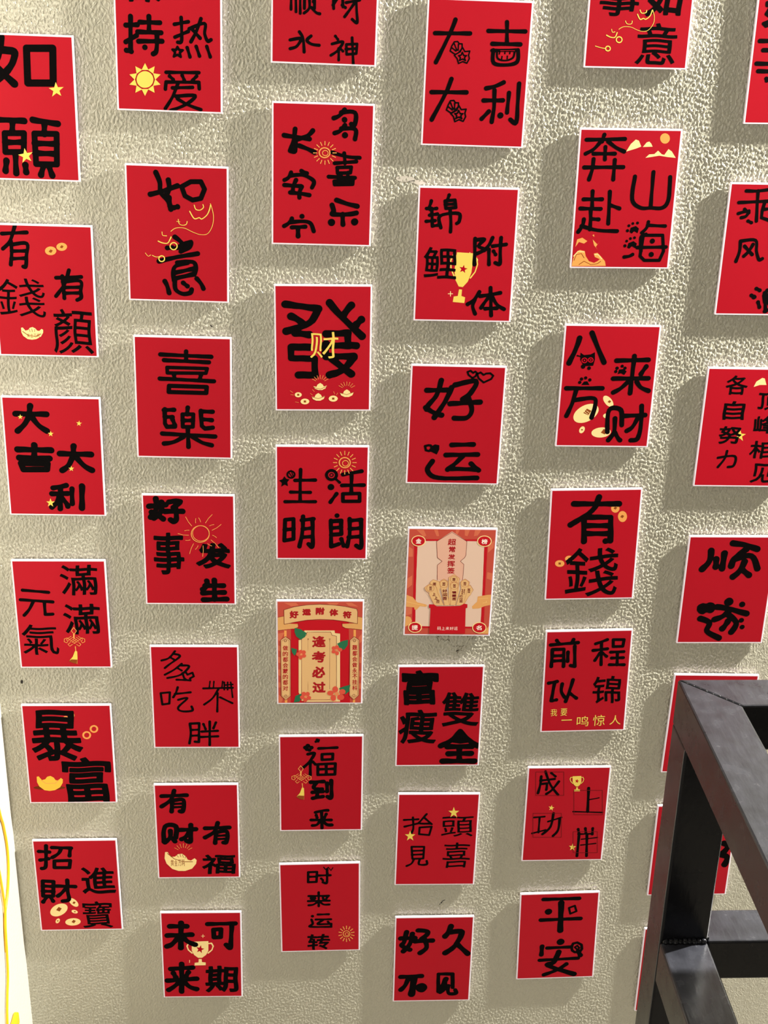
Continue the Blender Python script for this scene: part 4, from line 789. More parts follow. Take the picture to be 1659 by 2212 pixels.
shilai drawn_line 136 black L16.4 60,746 85,706 122,735
shilai drawn_line 137 black L13.8 127,744 166,683 195,734
shilai drawn_line 138 black L16.4 109,706 126,629
taitou star 139 gold P 222,582 245,515 304,513 259,470 280,402 229,443 182,402 196,471 147,514 206,515
taitou star 140 gold P -396,171 -375,105 -317,104 -361,61 -342,-6 -391,35 -437,-5 -423,62 -471,104 -413,105
chenggong trophy 141 gold P 53,663 179,668 187,566 174,519 145,487 115,488 82,520 61,568
chenggong trophy 141 gold L10.1 57,643 31,647 20,616 34,575 65,540
chenggong trophy 141 gold L10.0 180,641 205,645 220,613 213,573 187,539
chenggong trophy 141 gold P 121,474 143,474 148,441 177,436 179,406 93,405 93,433 121,438
chenggong trophy 141 red P 127,618 132,591 155,585 135,573 139,545 121,565 101,555 109,579 93,600 116,595
chenggong star 142 gold P -213,173 -206,135 -174,128 -201,111 -195,73 -219,100 -247,85 -235,118 -258,146 -226,140
chenggong star 143 gold P 143,-512 157,-560 198,-566 165,-592 178,-641 144,-608 110,-633 122,-587 89,-553 130,-557
chenggong guide_square 144 darkred L6.6 -485,745 -78,740 -49,337 -459,342 -485,745
chenggong guide_square 145 darkred L6.7 91,422 506,417 542,-7 123,-1 91,422
chenggong guide_square 146 darkred L6.8 -481,31 -64,25 -34,-398 -455,-392 -481,31
chenggong guide_square 147 darkred L6.8 133,-303 492,-308 523,-683 161,-678 133,-303
haoshi sun_ring 148 orange L9.2 262,241 258,210 246,181 226,156 201,137 173,125 142,120 112,124 84,136 60,154 42,179 31,208 27,239 32,269 45,298 64,323 89,342 117,354 148,359 178,355 206,344 230,325 248,301 259,272 262,241
haoshi sun_ring 149 orange L6.9 263,251 258,222 247,195 229,172 206,154 180,143 151,139 123,142 97,153 75,171 58,193 48,220 45,248 49,277 61,304 79,327 102,344 128,356 156,360 184,356 210,346 232,328 249,306 260,279 263,251
haoshi sun_rays 150 orange L6.8 153,412 145,442 129,470
haoshi sun_rays 150 orange L6.9 216,398 255,462 305,518
haoshi sun_rays 150 orange L6.8 268,357 294,370 325,376
haoshi sun_rays 150 orange L6.9 299,295 362,330 418,379
haoshi sun_rays 150 orange L6.9 305,223 331,211 355,190
haoshi sun_rays 150 orange L6.9 283,155 336,107 381,47
haoshi sun_rays 150 orange L6.9 239,101 261,82 290,70
haoshi sun_rays 150 orange L6.9 178,71 180,-6 168,-85
haoshi sun_rays 150 orange L6.9 113,70 98,42 76,17
haoshi sun_rays 150 orange L6.9 54,99 21,30 -1,-46
haoshi sun_rays 150 orange L6.9 11,152 -17,145 -48,146
haoshi sun_rays 150 orange L6.9 -7,220 -76,223 -144,242
haoshi sun_rays 150 orange L6.8 2,292 -27,291 -57,283
haoshi sun_rays 150 orange L6.9 36,354 -6,412 -38,481
haoshi sun_rays 150 orange L6.8 89,397 87,428 92,461
qiancheng character 151 gold T0 我 -470,-548,-378,-433
qiancheng character 152 gold T0 要 -328,-546,-236,-428
qiancheng drawn_line 153 gold L15.4 -303,-619 -168,-617
qiancheng character 154 gold T0 鸣 -91,-726,77,-561
qiancheng character 155 gold T0 惊 137,-724,309,-545
qiancheng character 156 gold T0 人 375,-711,536,-556
bafang sun_ring 157 redover L12.9 -290,349 -291,341 -293,334 -298,327 -304,322 -311,319 -320,318 -328,319 -336,322 -343,327 -348,333 -352,340 -354,348 -354,356 -351,363 -346,369 -340,374 -333,377 -325,378 -316,378 -309,375 -302,370 -296,364 -292,357 -290,349
bafang sun_ring 158 redover L12.9 -214,354 -215,347 -217,340 -221,334 -227,330 -234,327 -242,326 -249,327 -257,329 -263,334 -269,339 -272,346 -274,353 -273,361 -271,368 -267,373 -261,378 -254,381 -247,382 -239,381 -231,378 -225,374 -220,368 -216,361 -214,354
bafang coin 159 redover P -312,349 -312,346 -312,344 -313,342 -315,340 -317,339 -319,338 -321,337 -324,338 -326,338 -328,340 -330,341 -331,343 -332,346 -333,348 -333,351 -332,353 -331,355 -330,357 -328,358 -325,359 -323,359 -321,359 -318,358 -316,357 -314,355 -313,353 -312,351
bafang coin 160 redover P -234,354 -234,352 -234,349 -235,347 -237,345 -239,344 -241,343 -243,343 -246,343 -248,344 -250,345 -252,347 -253,349 -254,351 -255,354 -255,356 -254,358 -253,360 -251,362 -250,364 -247,364 -245,365 -243,364 -240,364 -238,362 -236,361 -235,359 -234,356
daji drawn_line 161 redover L5.6 259,269 423,275
fu_amulet background 163 coral P -580,779 572,778 594,-791 -576,-784
fu_amulet background_patch 164 salmon P -582,556 -479,458 -480,341 -574,419
fu_amulet background_patch 164 salmon P -580,302 -480,321 -542,183 -576,203
fu_amulet background_patch 164 salmon P -577,124 -534,104 -534,24 -573,44
fu_amulet background_patch 164 salmon P -574,-55 -535,-66 -536,-156 -575,-146
fu_amulet background_patch 164 salmon P -572,-256 -537,-256 -537,-357 -572,-347
fu_amulet background_patch 164 salmon P -573,-459 -538,-459 -539,-540 -574,-540
fu_amulet background_patch 164 salmon P 530,-59 580,-70 581,-160 531,-150
fu_amulet background_patch 164 salmon P 533,-281 583,-281 583,-372 534,-372
fu_amulet background_patch 164 salmon P 525,240 577,299 578,180 527,140
fu_amulet background_patch 164 salmon P 531,-484 584,-474 586,-566 533,-566
fu_amulet background_patch 164 salmon P -575,-653 -505,-704 -532,-784 -576,-784
fu_amulet background_patch 164 salmon P -486,769 -322,769 -288,730 -383,716
fu_amulet background_patch 164 salmon P 82,768 254,768 220,734 134,739
fu_amulet background_patch 164 salmon P 340,768 427,768 514,710 384,725
fu_amulet red_panel 166 deepred P -392,507 387,505 420,-787 -403,-782
fu_amulet post 168 orange P -484,350 -452,350 -453,252 -485,252
fu_amulet post 169 orange P 454,358 486,358 487,250 455,250
fu_amulet post 170 orange P -487,-725 -450,-725 -450,-783 -483,-783
fu_amulet post 171 orange P 459,-730 490,-730 491,-788 460,-788
fu_amulet ribbon 173 tan2 P -579,546 -483,570 -479,458 -298,448 -293,399 -350,375 -436,368 -581,346
fu_amulet ribbon 174 tan2 P 503,564 570,549 573,356 432,376 345,382 301,408 296,449 500,456
fu_amulet outline 175 darkred L5.6 -581,346 -436,368 -350,375 -293,399 -298,458
fu_amulet outline 175 darkred L5.6 573,356 432,376 345,382 301,408 296,467
fu_amulet outline 175 darkred L4.6 -579,546 -487,568
fu_amulet outline 175 darkred L4.6 503,559 570,546
fu_amulet banner 177 tan P -486,663 -348,709 -176,738 -4,747 168,737 341,713 493,676 506,632 505,451 344,486 170,511 -3,518 -176,507 -332,478 -484,444
fu_amulet outline 178 darkred L6.5 -486,663 -348,709 -176,738 -4,747 168,737 341,713 493,676 506,632 505,451 344,486 170,511 -3,518 -176,507 -332,478 -484,444 -486,663
fu_amulet lettering 180 letterred T13 好 -411,534,-290,648
fu_amulet lettering 181 letterred T13 运 -239,577,-124,677
fu_amulet lettering 182 letterred T13 附 -60,589,61,699
fu_amulet lettering 183 letterred T13 体 125,569,243,676
fu_amulet lettering 184 letterred T12 符 307,533,423,642
fu_amulet plaque 186 cream2 P -211,350 197,349 202,308 272,299 281,-719 282,-770 -212,-773 -292,-623 -290,202 -246,207
fu_amulet banner 188 tan P -185,325 145,324 163,275 224,260 232,-760 -252,-757 -250,261 -185,281
fu_amulet outline 189 darkred L5.8 -252,-665 -250,251 -181,279 -176,325 145,324 163,275 224,260 231,-564
fu_amulet outline 189 darkred L4.6 -161,222 -161,-593
fu_amulet outline 189 darkred L4.7 131,211 136,-574
fu_amulet outline 189 darkred L5.7 -194,-735 143,-737
fu_amulet outline 189 darkred L7.7 -203,-776 188,-778
fu_amulet outline 189 darkred L3.8 139,216 139,214 138,212 137,210 135,209 133,208 131,208 129,208 127,209 126,210 124,212 123,214 123,216 123,218 124,220 125,222 127,223 129,224 131,224 133,224 135,223 137,222 138,220 139,218 139,216
fu_amulet outline 189 darkred L3.7 -154,217 -154,215 -155,213 -156,211 -157,210 -159,210 -161,209 -163,210 -164,210 -166,211 -167,213 -167,215 -168,217 -167,219 -167,220 -166,222 -164,223 -163,224 -161,224 -159,224 -157,223 -156,222 -155,220 -154,218 -154,217
fu_amulet lettering 191 letterred T15 逢 -107,90,77,266
fu_amulet lettering 192 letterred T16 考 -111,-148,78,28
fu_amulet lettering 193 letterred T17 必 -107,-390,75,-208
fu_amulet lettering 194 letterred T17 过 -102,-625,81,-451
fu_amulet banner 196 tan P -467,257 -401,202 -403,-674 -470,-740 -531,-673 -533,203
fu_amulet banner 197 tan P 464,255 532,200 539,-669 473,-740 410,-673 408,200
fu_amulet outline 198 darkred L5.6 -467,257 -401,202 -403,-674 -470,-740 -531,-673 -533,203 -467,257
fu_amulet outline 198 darkred L5.6 464,255 532,200 539,-669 473,-740 410,-673 408,200 464,255
fu_amulet outline 198 darkred L3.7 -468,232 -418,188 -418,-664 -469,-715 -517,-663 -517,188 -468,232
fu_amulet outline 198 darkred L3.8 464,230 516,185 523,-663 472,-715 424,-663 424,185 464,230
fu_amulet outline 198 darkred L6.5 -455,193 -455,188 -457,185 -459,181 -463,179 -467,177 -471,176 -475,177 -478,179 -482,181 -484,185 -486,189 -486,193 -486,197 -484,201 -481,204 -478,207 -474,209 -470,209 -466,209 -463,207 -459,204 -457,201 -455,197 -455,193
fu_amulet outline 198 darkred L5.8 -453,-674 -454,-678 -455,-682 -458,-686 -461,-688 -465,-690 -469,-691 -473,-690 -477,-688 -480,-686 -483,-682 -485,-678 -485,-674 -484,-669 -483,-665 -480,-662 -477,-659 -473,-657 -469,-657 -465,-657 -461,-659 -458,-662 -455,-665 -454,-669 -453,-674
fu_amulet outline 198 darkred L6.6 483,190 483,186 481,182 479,178 475,176 472,174 468,174 463,174 460,176 456,179 454,182 452,186 452,190 452,194 454,198 456,202 459,204 463,206 467,207 471,206 475,204 478,202 481,198 482,194 483,190
fu_amulet outline 198 darkred L5.8 488,-670 487,-675 486,-679 483,-682 480,-685 476,-687 472,-687 468,-687 464,-685 461,-682 458,-679 456,-675 456,-670 456,-666 458,-662 460,-658 464,-656 467,-654 472,-653 476,-654 480,-656 483,-658 486,-662 487,-666 488,-670
fu_amulet lettering 199 letterred T5 做 -506,40,-434,118
fu_amulet lettering 199 letterred T5 的 -507,-49,-434,29
fu_amulet lettering 199 letterred T5 都 -507,-139,-435,-60
fu_amulet lettering 199 letterred T5 会 -508,-229,-435,-149
fu_amulet lettering 199 letterred T5 蒙 -509,-319,-436,-239
fu_amulet lettering 199 letterred T5 的 -509,-409,-436,-330
fu_amulet lettering 199 letterred T5 都 -510,-500,-437,-420
fu_amulet lettering 199 letterred T5 对 -511,-591,-437,-511
fu_amulet lettering 199 letterred T5 题 440,45,507,123
fu_amulet lettering 199 letterred T5 都 441,-45,509,34
fu_amulet lettering 199 letterred T5 会 442,-135,510,-55
fu_amulet lettering 199 letterred T5 做 443,-225,511,-145
fu_amulet lettering 199 letterred T5 永 444,-315,512,-236
fu_amulet lettering 199 letterred T5 不 446,-406,514,-326
fu_amulet lettering 199 letterred T5 挂 447,-497,515,-417
fu_amulet lettering 199 letterred T5 科 448,-589,516,-508
fu_amulet leaf 201 green P -341,389 -263,370 -181,310 -202,251 -263,207 -324,261 -346,330
fu_amulet leaf 202 green P -390,83 -312,58 -325,-6 -347,-41 -382,14
fu_amulet leaf 203 green P 234,146 303,186 382,205 378,121 331,51 269,71
fu_amulet leaf 204 green P -248,-634 -336,-674 -359,-779 -283,-767 -257,-716
fu_amulet leaf 205 green P 266,-554 337,-524 421,-499 404,-606 352,-652 293,-626
fu_amulet flower 206 flower P -234,18 -235,11 -237,4 -241,-3 -245,-8 -251,-12 -257,-15 -264,-16 -271,-15 -277,-12 -282,-8 -287,-3 -291,4 -293,11 -294,18 -293,26 -291,33 -287,40 -282,45 -277,49 -270,51 -264,52 -257,51 -251,49 -245,45 -241,39 -237,33 -235,26
fu_amulet flower 206 flower P -192,13 -193,6 -195,-1 -199,-7 -203,-12 -209,-16 -215,-18 -222,-19 -229,-18 -235,-16 -240,-12 -245,-7 -249,-1 -251,6 -252,13 -251,20 -249,27 -245,33 -240,38 -235,42 -228,44 -222,45 -215,44 -209,42 -203,38 -199,33 -195,27 -193,20
fu_amulet flower 206 flower P -189,-42 -189,-48 -192,-55 -195,-60 -200,-65 -206,-69 -212,-71 -219,-72 -225,-71 -231,-69 -237,-65 -242,-60 -245,-55 -247,-48 -248,-42 -247,-35 -245,-29 -242,-23 -237,-18 -231,-15 -225,-12 -218,-12 -212,-13 -206,-15 -200,-18 -195,-23 -192,-29 -189,-35
fu_amulet flower 206 flower P -238,-67 -238,-74 -240,-81 -244,-88 -248,-93 -253,-97 -258,-100 -264,-101 -270,-100 -275,-97 -280,-93 -285,-88 -288,-81 -290,-74 -290,-66 -290,-59 -288,-52 -284,-45 -280,-40 -275,-36 -270,-33 -264,-33 -258,-33 -253,-36 -248,-40 -243,-45 -240,-52 -238,-59
fu_amulet flower 206 flower P -269,-17 -270,-23 -272,-30 -275,-35 -280,-40 -285,-44 -291,-46 -297,-46 -303,-46 -309,-43 -315,-40 -319,-35 -322,-29 -324,-23 -325,-16 -324,-10 -322,-3 -319,2 -314,7 -309,11 -303,13 -297,13 -291,13 -285,10 -280,7 -275,2 -272,-4 -270,-10
fu_amulet flower 207 flower P 260,86 259,79 257,72 253,65 249,60 243,56 237,53 230,53 223,54 217,56 211,60 207,65 203,72 201,79 200,87 201,94 203,101 206,108 211,113 217,117 223,120 229,120 236,119 242,117 248,113 253,108 256,101 259,94
fu_amulet flower 207 flower P 304,51 303,45 301,38 297,33 293,28 287,25 281,22 274,22 267,22 261,25 255,28 251,33 247,39 245,45 244,52 245,58 247,65 250,70 255,75 261,78 267,81 274,81 280,81 286,78 292,75 297,70 301,64 303,58
fu_amulet flower 207 flower P 259,-3 259,-10 257,-17 254,-23 250,-28 245,-32 239,-34 233,-35 228,-34 222,-32 217,-28 213,-23 210,-17 208,-10 207,-3 207,4 209,11 212,17 217,22 222,26 227,28 233,29 239,28 244,25 249,22 254,17 257,11 259,4
fu_amulet flower 207 flower P 215,22 214,16 212,10 209,4 204,0 199,-3 193,-5 187,-6 181,-5 175,-3 169,0 165,5 161,10 159,16 159,22 159,28 161,34 165,39 169,44 174,47 180,49 186,50 193,49 199,47 204,44 208,39 212,34 214,28
fu_amulet flower 207 flower P 212,77 212,70 210,64 207,58 203,53 198,50 192,48 186,47 181,48 175,50 170,53 166,58 163,64 161,70 160,77 161,83 162,90 165,95 170,100 175,104 180,106 186,107 192,106 197,104 202,100 206,95 210,90 212,83
fu_amulet flower 208 flower P -189,-644 -190,-652 -192,-659 -196,-666 -201,-672 -207,-676 -214,-678 -221,-679 -228,-678 -235,-676 -241,-671 -246,-666 -250,-659 -252,-652 -253,-644 -252,-636 -250,-629 -246,-622 -241,-617 -235,-613 -228,-610 -221,-609 -214,-610 -207,-613 -201,-617 -196,-623 -192,-629 -190,-637
fu_amulet flower 208 flower P -138,-645 -138,-652 -141,-660 -144,-666 -149,-672 -155,-676 -161,-678 -168,-679 -175,-678 -181,-676 -187,-672 -191,-666 -195,-659 -197,-652 -198,-644 -197,-637 -195,-629 -191,-623 -187,-617 -181,-613 -174,-610 -168,-610 -161,-610 -155,-613 -149,-617 -144,-623 -141,-629 -138,-637
fu_amulet flower 208 flower P -120,-706 -121,-713 -123,-720 -126,-726 -131,-730 -137,-734 -143,-736 -150,-737 -157,-736 -163,-734 -169,-730 -174,-725 -177,-719 -179,-713 -180,-706 -179,-699 -177,-693 -174,-687 -169,-682 -163,-678 -157,-676 -150,-675 -143,-676 -137,-678 -131,-682 -126,-687 -123,-693 -121,-699
fu_amulet flower 208 flower P -170,-737 -171,-745 -173,-752 -177,-759 -181,-764 -187,-768 -193,-771 -199,-772 -205,-771 -211,-768 -217,-764 -221,-758 -225,-752 -227,-744 -227,-737 -227,-729 -224,-721 -221,-715 -217,-709 -211,-705 -205,-703 -199,-702 -193,-703 -187,-705 -181,-709 -177,-715 -173,-722 -171,-729
fu_amulet flower 208 flower P -213,-696 -214,-702 -216,-709 -220,-715 -224,-720 -230,-723 -237,-725 -243,-726 -250,-725 -256,-723 -262,-719 -267,-714 -270,-709 -273,-702 -273,-695 -273,-688 -270,-682 -267,-676 -262,-671 -256,-668 -250,-665 -243,-665 -236,-665 -230,-668 -224,-671 -220,-676 -216,-682 -214,-689
fu_amulet flower 209 flower P 252,-575 251,-587 249,-598 244,-608 238,-616 230,-623 222,-627 214,-628 205,-627 197,-623 189,-616 183,-608 178,-598 175,-586 174,-574 175,-563 178,-551 182,-541 189,-533 196,-527 204,-523 213,-521 221,-523 230,-527 237,-533 243,-542 248,-552 251,-563
fu_amulet flower 209 flower P 356,-611 355,-621 351,-630 346,-638 339,-645 331,-650 321,-653 312,-654 302,-653 292,-650 284,-645 277,-638 271,-629 268,-620 267,-611 268,-601 271,-592 276,-584 283,-577 291,-572 301,-569 311,-568 321,-569 330,-572 338,-577 346,-584 351,-592 354,-602
fu_amulet flower 209 flower P 339,-698 338,-709 334,-718 328,-727 321,-735 311,-740 301,-743 290,-745 279,-743 269,-740 260,-734 252,-727 246,-718 242,-708 241,-698 242,-688 245,-678 251,-669 259,-662 268,-656 278,-653 289,-652 300,-653 311,-657 320,-662 328,-669 334,-678 337,-688
fu_amulet flower 209 flower P 225,-708 224,-719 221,-730 217,-739 211,-747 204,-753 196,-756 188,-757 180,-756 172,-752 165,-746 159,-739 154,-729 151,-719 150,-708 151,-697 154,-686 158,-677 164,-669 171,-663 179,-660 187,-659 195,-660 203,-664 211,-669 216,-677 221,-687 224,-697
fu_amulet flower 209 flower P 191,-631 190,-640 187,-648 182,-655 175,-661 167,-666 157,-669 147,-670 137,-669 128,-666 120,-661 112,-655 107,-647 104,-639 103,-630 104,-622 107,-614 112,-606 119,-600 128,-595 137,-593 147,-592 157,-593 166,-596 174,-600 182,-607 187,-614 190,-622
fu_amulet flower_center 211 flowercore P -238,-19 -238,-22 -239,-26 -241,-29 -243,-32 -246,-34 -249,-35 -253,-36 -256,-35 -259,-34 -262,-32 -264,-29 -266,-26 -267,-22 -267,-19 -267,-15 -266,-11 -264,-8 -262,-5 -259,-3 -256,-2 -253,-2 -249,-2 -246,-3 -243,-5 -241,-8 -239,-11 -238,-15
fu_amulet flower_center 212 flowercore P 244,47 244,43 243,39 241,35 238,33 235,30 232,29 229,29 225,29 222,31 219,33 216,36 214,39 213,43 213,47 213,51 214,54 216,58 218,61 221,63 225,64 228,65 232,64 235,63 238,61 241,58 242,54 244,51
fu_amulet flower_center 213 flowercore P -178,-691 -179,-695 -180,-699 -182,-702 -184,-705 -187,-707 -191,-709 -194,-709 -198,-708 -201,-707 -204,-705 -207,-702 -209,-698 -210,-695 -210,-690 -210,-686 -209,-682 -207,-679 -204,-676 -201,-674 -198,-672 -194,-672 -191,-672 -187,-674 -184,-676 -182,-679 -180,-683 -179,-686
fu_amulet flower_center 214 flowercore P 264,-645 264,-652 262,-659 258,-665 254,-670 249,-674 243,-677 236,-677 230,-676 224,-674 218,-670 214,-665 210,-659 208,-652 207,-644 208,-637 210,-630 214,-624 218,-619 223,-615 229,-612 236,-612 242,-612 248,-615 253,-619 258,-624 261,-630 264,-637
qian background 216 coral P -594,778 564,789 593,-769 -578,-776
qian background_patch 217 salmon P -477,772 -384,773 -346,690 -379,671
qian background_patch 217 salmon P -248,775 -197,776 -176,684 -210,683
qian background_patch 217 salmon P 40,779 91,780 69,715 43,724
qian background_patch 217 salmon P 159,781 227,782 199,689 164,698
qian background_patch 217 salmon P 295,783 380,784 334,700 284,690
qian background_patch 217 salmon P -590,529 -516,492 -511,380 -588,379
qian background_patch 217 salmon P -587,56 -507,105 -506,-38 -581,-97
qian background_patch 217 salmon P 481,543 561,638 559,526 487,450
qian background_patch 217 salmon P 497,166 572,147 575,42 495,70
qian background_patch 217 salmon P -582,-377 -491,-376 -491,-473 -577,-503
qian paper_panel 219 pale P -470,619 437,627 468,-674 -443,-674
qian red_panel 221 deepred L40.0 -480,623 -456,-679
qian red_panel 222 deepred L40.6 451,632 480,-677
qian red_panel 223 deepred L24.9 -494,623 467,632
qian red_panel 224 deepred L28.1 -470,-674 495,-674
qian cloud 226 cloud P -588,-183 -546,-197 -485,-221 -448,-269 -421,-297 -298,-330 -286,-349 -305,-364 -383,-355 -424,-409 -455,-409 -461,-375 -581,-367
qian cloud 227 cloud P 576,-170 519,-175 442,-190 391,-201 387,-278 321,-352 332,-388 419,-380 496,-345 582,-325
qian cloud 228 cloud P -581,-513 -542,-508 -502,-527 -482,-581 -502,-630 -577,-670
qian cloud 229 cloud P 590,-648 544,-688 512,-738 426,-767 593,-769
qian outline 230 cloud2 L7.4 406,-234 531,-223
qian outline 230 cloud2 L7.4 466,-297 518,-287 508,-267
qian outline 230 cloud2 L7.4 -568,-289 -455,-317 -332,-345
qian tag_panel 232 pink P -9,756 199,614 194,408 179,375 126,322 176,275 172,47 -169,43 -178,261 -118,319 -184,370 -206,609
qian outline 233 darkred L5.5 -169,43 -178,261 -118,319 -184,370 -206,609 -9,742 196,614 194,408 179,375 126,322 176,275 172,47
qian lettering 235 letterred T7 超 -57,555,53,649
qian lettering 236 letterred T7 常 -36,451,50,537
qian lettering 237 letterred T7 发 -43,349,52,424
qian lettering 238 letterred T7 挥 -47,240,55,330
qian lettering 239 letterred T7 签 -42,142,58,226
qian seal_rim 241 cream P -351,613 -352,595 -359,578 -369,563 -384,550 -401,540 -421,534 -442,532 -464,533 -484,539 -503,548 -518,561 -530,576 -538,593 -541,610 -539,628 -533,645 -522,661 -508,673 -490,683 -471,689 -450,692 -428,690 -408,684 -389,675 -374,663 -362,648 -354,631
qian seal_rim 242 cream P 527,621 525,602 519,585 509,569 494,556 476,546 456,539 435,537 413,539 392,545 373,554 356,567 344,582 335,600 332,618 333,636 339,654 350,669 364,683 382,693 402,699 424,701 446,700 467,694 486,684 502,672 515,656 523,639
qian seal_rim 243 cream P -342,-678 -343,-696 -349,-714 -360,-729 -374,-743 -392,-753 -412,-759 -432,-761 -454,-760 -474,-754 -492,-744 -508,-731 -520,-715 -527,-698 -530,-680 -529,-661 -523,-644 -512,-628 -498,-615 -480,-605 -461,-598 -440,-596 -419,-598 -398,-604 -380,-613 -365,-626 -353,-642 -345,-659
qian seal_rim 244 cream P 540,-673 539,-693 533,-711 522,-727 508,-741 490,-751 469,-758 447,-760 425,-759 404,-752 385,-742 368,-729 356,-713 347,-695 344,-675 345,-656 351,-638 362,-622 377,-608 395,-598 415,-591 437,-589 459,-591 480,-597 499,-607 516,-620 528,-636 537,-654
qian red_panel 246 deepred P -363,613 -364,598 -369,583 -379,570 -392,559 -407,550 -424,545 -443,543 -461,544 -479,549 -495,557 -509,568 -520,581 -526,595 -529,611 -528,626 -522,641 -513,654 -500,665 -485,673 -467,679 -449,681 -430,679 -413,674 -396,666 -383,656 -372,643 -365,628
qian red_panel 247 deepred P 515,621 514,605 508,590 499,576 486,565 470,556 453,550 434,548 415,550 396,555 379,563 365,574 354,587 347,602 344,618 345,634 350,649 360,663 372,674 388,683 406,688 425,690 444,689 462,684 479,675 493,664 504,651 511,636
qian red_panel 248 deepred P -354,-678 -355,-694 -361,-709 -370,-722 -382,-734 -398,-742 -415,-748 -433,-750 -451,-748 -469,-743 -485,-735 -498,-724 -509,-710 -516,-695 -518,-679 -517,-664 -511,-649 -502,-635 -490,-624 -474,-615 -457,-610 -439,-608 -421,-609 -403,-614 -387,-623 -374,-634 -363,-647 -357,-662
qian red_panel 249 deepred P 528,-674 527,-690 522,-706 512,-720 499,-732 484,-741 466,-747 447,-749 427,-747 409,-742 392,-733 378,-721 366,-707 359,-692 356,-675 357,-659 363,-643 372,-629 385,-617 401,-608 418,-603 437,-600 457,-602 475,-607 492,-616 506,-628 518,-641 525,-657
qian lettering 251 white T5 金 -482,573,-408,647
qian lettering 252 white T5 榜 390,578,469,650
qian lettering 253 white T5 提 -481,-718,-396,-644
qian lettering 254 white T5 名 399,-711,476,-640
qian banner 256 tan P 250,-38 280,-29 325,-100 300,-144 293,-173 269,-202 223,-309 198,-319
qian banner 257 tan P -260,-26 -262,13 -225,47 -142,19 -121,-53 -134,-130 -72,-322 -159,-323
qian banner 258 tan P -15,64 -16,83 55,127 127,70 122,8 134,-126 102,-320 6,-322
qian outline 259 brown2 L4.6 250,-38 280,-29 325,-100 293,-173 269,-202 214,-309
qian outline 259 brown2 L4.5 -261,-16 -262,13 -225,47 -142,19
qian outline 259 brown2 L4.6 6,-312 -16,83 55,127 127,70 125,-30
qian banner 261 tan P -334,-74 -278,-21 -209,-25 -172,-72 -177,-130 -150,-159 -58,-337 -184,-338 -266,-179 -263,-151 -316,-117
qian banner 262 tan P -135,-19 -137,19 -82,58 -21,21 -21,-61 -41,-90 20,-336 -50,-337 -110,-101 -128,-72
qian banner 263 tan P 8,-32 6,-3 61,22 123,-6 122,-69 112,-107 94,-335 29,-336 24,-99
qian banner 264 tan P 145,-11 147,27 206,62 269,15 260,-48 249,-87 198,-334 107,-335 162,-78
qian outline 265 brown2 L4.6 -193,-334 -266,-179 -316,-117 -334,-74 -278,-21 -209,-25 -172,-72 -150,-159 -58,-337
qian outline 265 brown2 L4.6 -50,-337 -110,-101 -137,19 -82,58 -21,21 -41,-90 20,-336
qian outline 265 brown2 L4.6 29,-336 24,-99 6,-3 61,22 123,-6 112,-107 94,-335
qian outline 265 brown2 L4.5 107,-335 162,-78 147,27 206,62 269,15 249,-87 198,-334
qian outline 265 brown2 L4.6 -205,-82 -206,-96 -210,-108 -218,-119 -228,-127 -240,-132 -252,-134 -266,-133 -278,-128 -289,-120 -297,-109 -303,-97 -305,-84 -304,-70 -300,-58 -292,-47 -282,-39 -270,-34 -257,-32 -244,-33 -232,-38 -221,-46 -213,-57 -207,-69 -205,-82
qian outline 265 brown2 L4.6 -23,-15 -24,-29 -29,-42 -37,-54 -48,-63 -60,-68 -74,-70 -88,-69 -101,-63 -113,-55 -122,-44 -128,-30 -130,-16 -129,-2 -125,11 -117,23 -106,31 -93,37 -80,39 -66,37 -53,32 -41,23 -32,12 -26,-1 -23,-15
qian outline 265 brown2 L4.6 117,-43 116,-57 112,-70 104,-81 94,-89 82,-95 68,-97 55,-95 42,-90 31,-82 22,-71 16,-58 14,-44 15,-31 19,-18 27,-7 37,2 49,7 63,9 76,8 89,3 100,-6 109,-17 115,-29 117,-43
qian outline 265 brown2 L4.5 259,-5 258,-19 253,-32 245,-44 235,-53 222,-58 208,-60 194,-58 181,-53 170,-45 160,-33 154,-20 152,-6 153,8 157,21 165,33 176,42 188,47 202,49 216,47 229,42 241,34 250,22 256,9 259,-5
qian outline 265 brown2 L4.6 101,56 100,43 96,31 89,21 79,13 68,8 56,7 43,8 32,13 22,20 13,30 8,42 6,54 7,67 11,79 18,89 27,96 38,101 51,103 63,102 75,97 85,90 93,80 98,68 101,56
qian outline 266 darkred T3 签 -274,-112,-230,-54
qian outline 266 darkred T3 签 -100,-42,-52,10
qian outline 266 darkred T3 签 44,-70,90,-17
qian outline 266 darkred T3 签 183,-34,228,19
qian outline 266 darkred T3 签 32,31,79,76
qian outline 266 darkred T3 签 -227,-39,-178,4
qian outline 266 darkred T4 上 -224,-198,-178,-150
qian outline 266 darkred T4 上 -195,-251,-150,-203
qian outline 266 darkred T3 签 -171,-304,-117,-251
qian outline 266 darkred T4 好 -91,-146,-26,-98
qian outline 266 darkred T4 运 -88,-201,-23,-153
qian outline 266 darkred T4 签 -86,-256,-20,-208
qian outline 266 darkred T4 锦 40,-163,96,-121
qian outline 266 darkred T4 鲤 42,-211,99,-169
qian outline 266 darkred T4 签 45,-260,102,-217
qian outline 266 darkred T3 逢 166,-174,189,-83
qian outline 266 darkred T3 考 192,-174,215,-82
qian outline 266 darkred T3 必 138,-212,190,-177
qian outline 266 darkred T3 过 140,-253,193,-217
qian outline 266 darkred T3 签 143,-293,195,-257
qian outline 266 darkred T3 签 249,-144,287,-77
qian red_panel 268 deepred P -263,-325 -194,-326 -158,-353 -1,-351 155,-344 214,-309 258,-319 260,-372 238,-379 252,-767 -238,-772 -239,-385 -261,-378
qian lettering 269 white T2 码 -133,-717,-82,-665
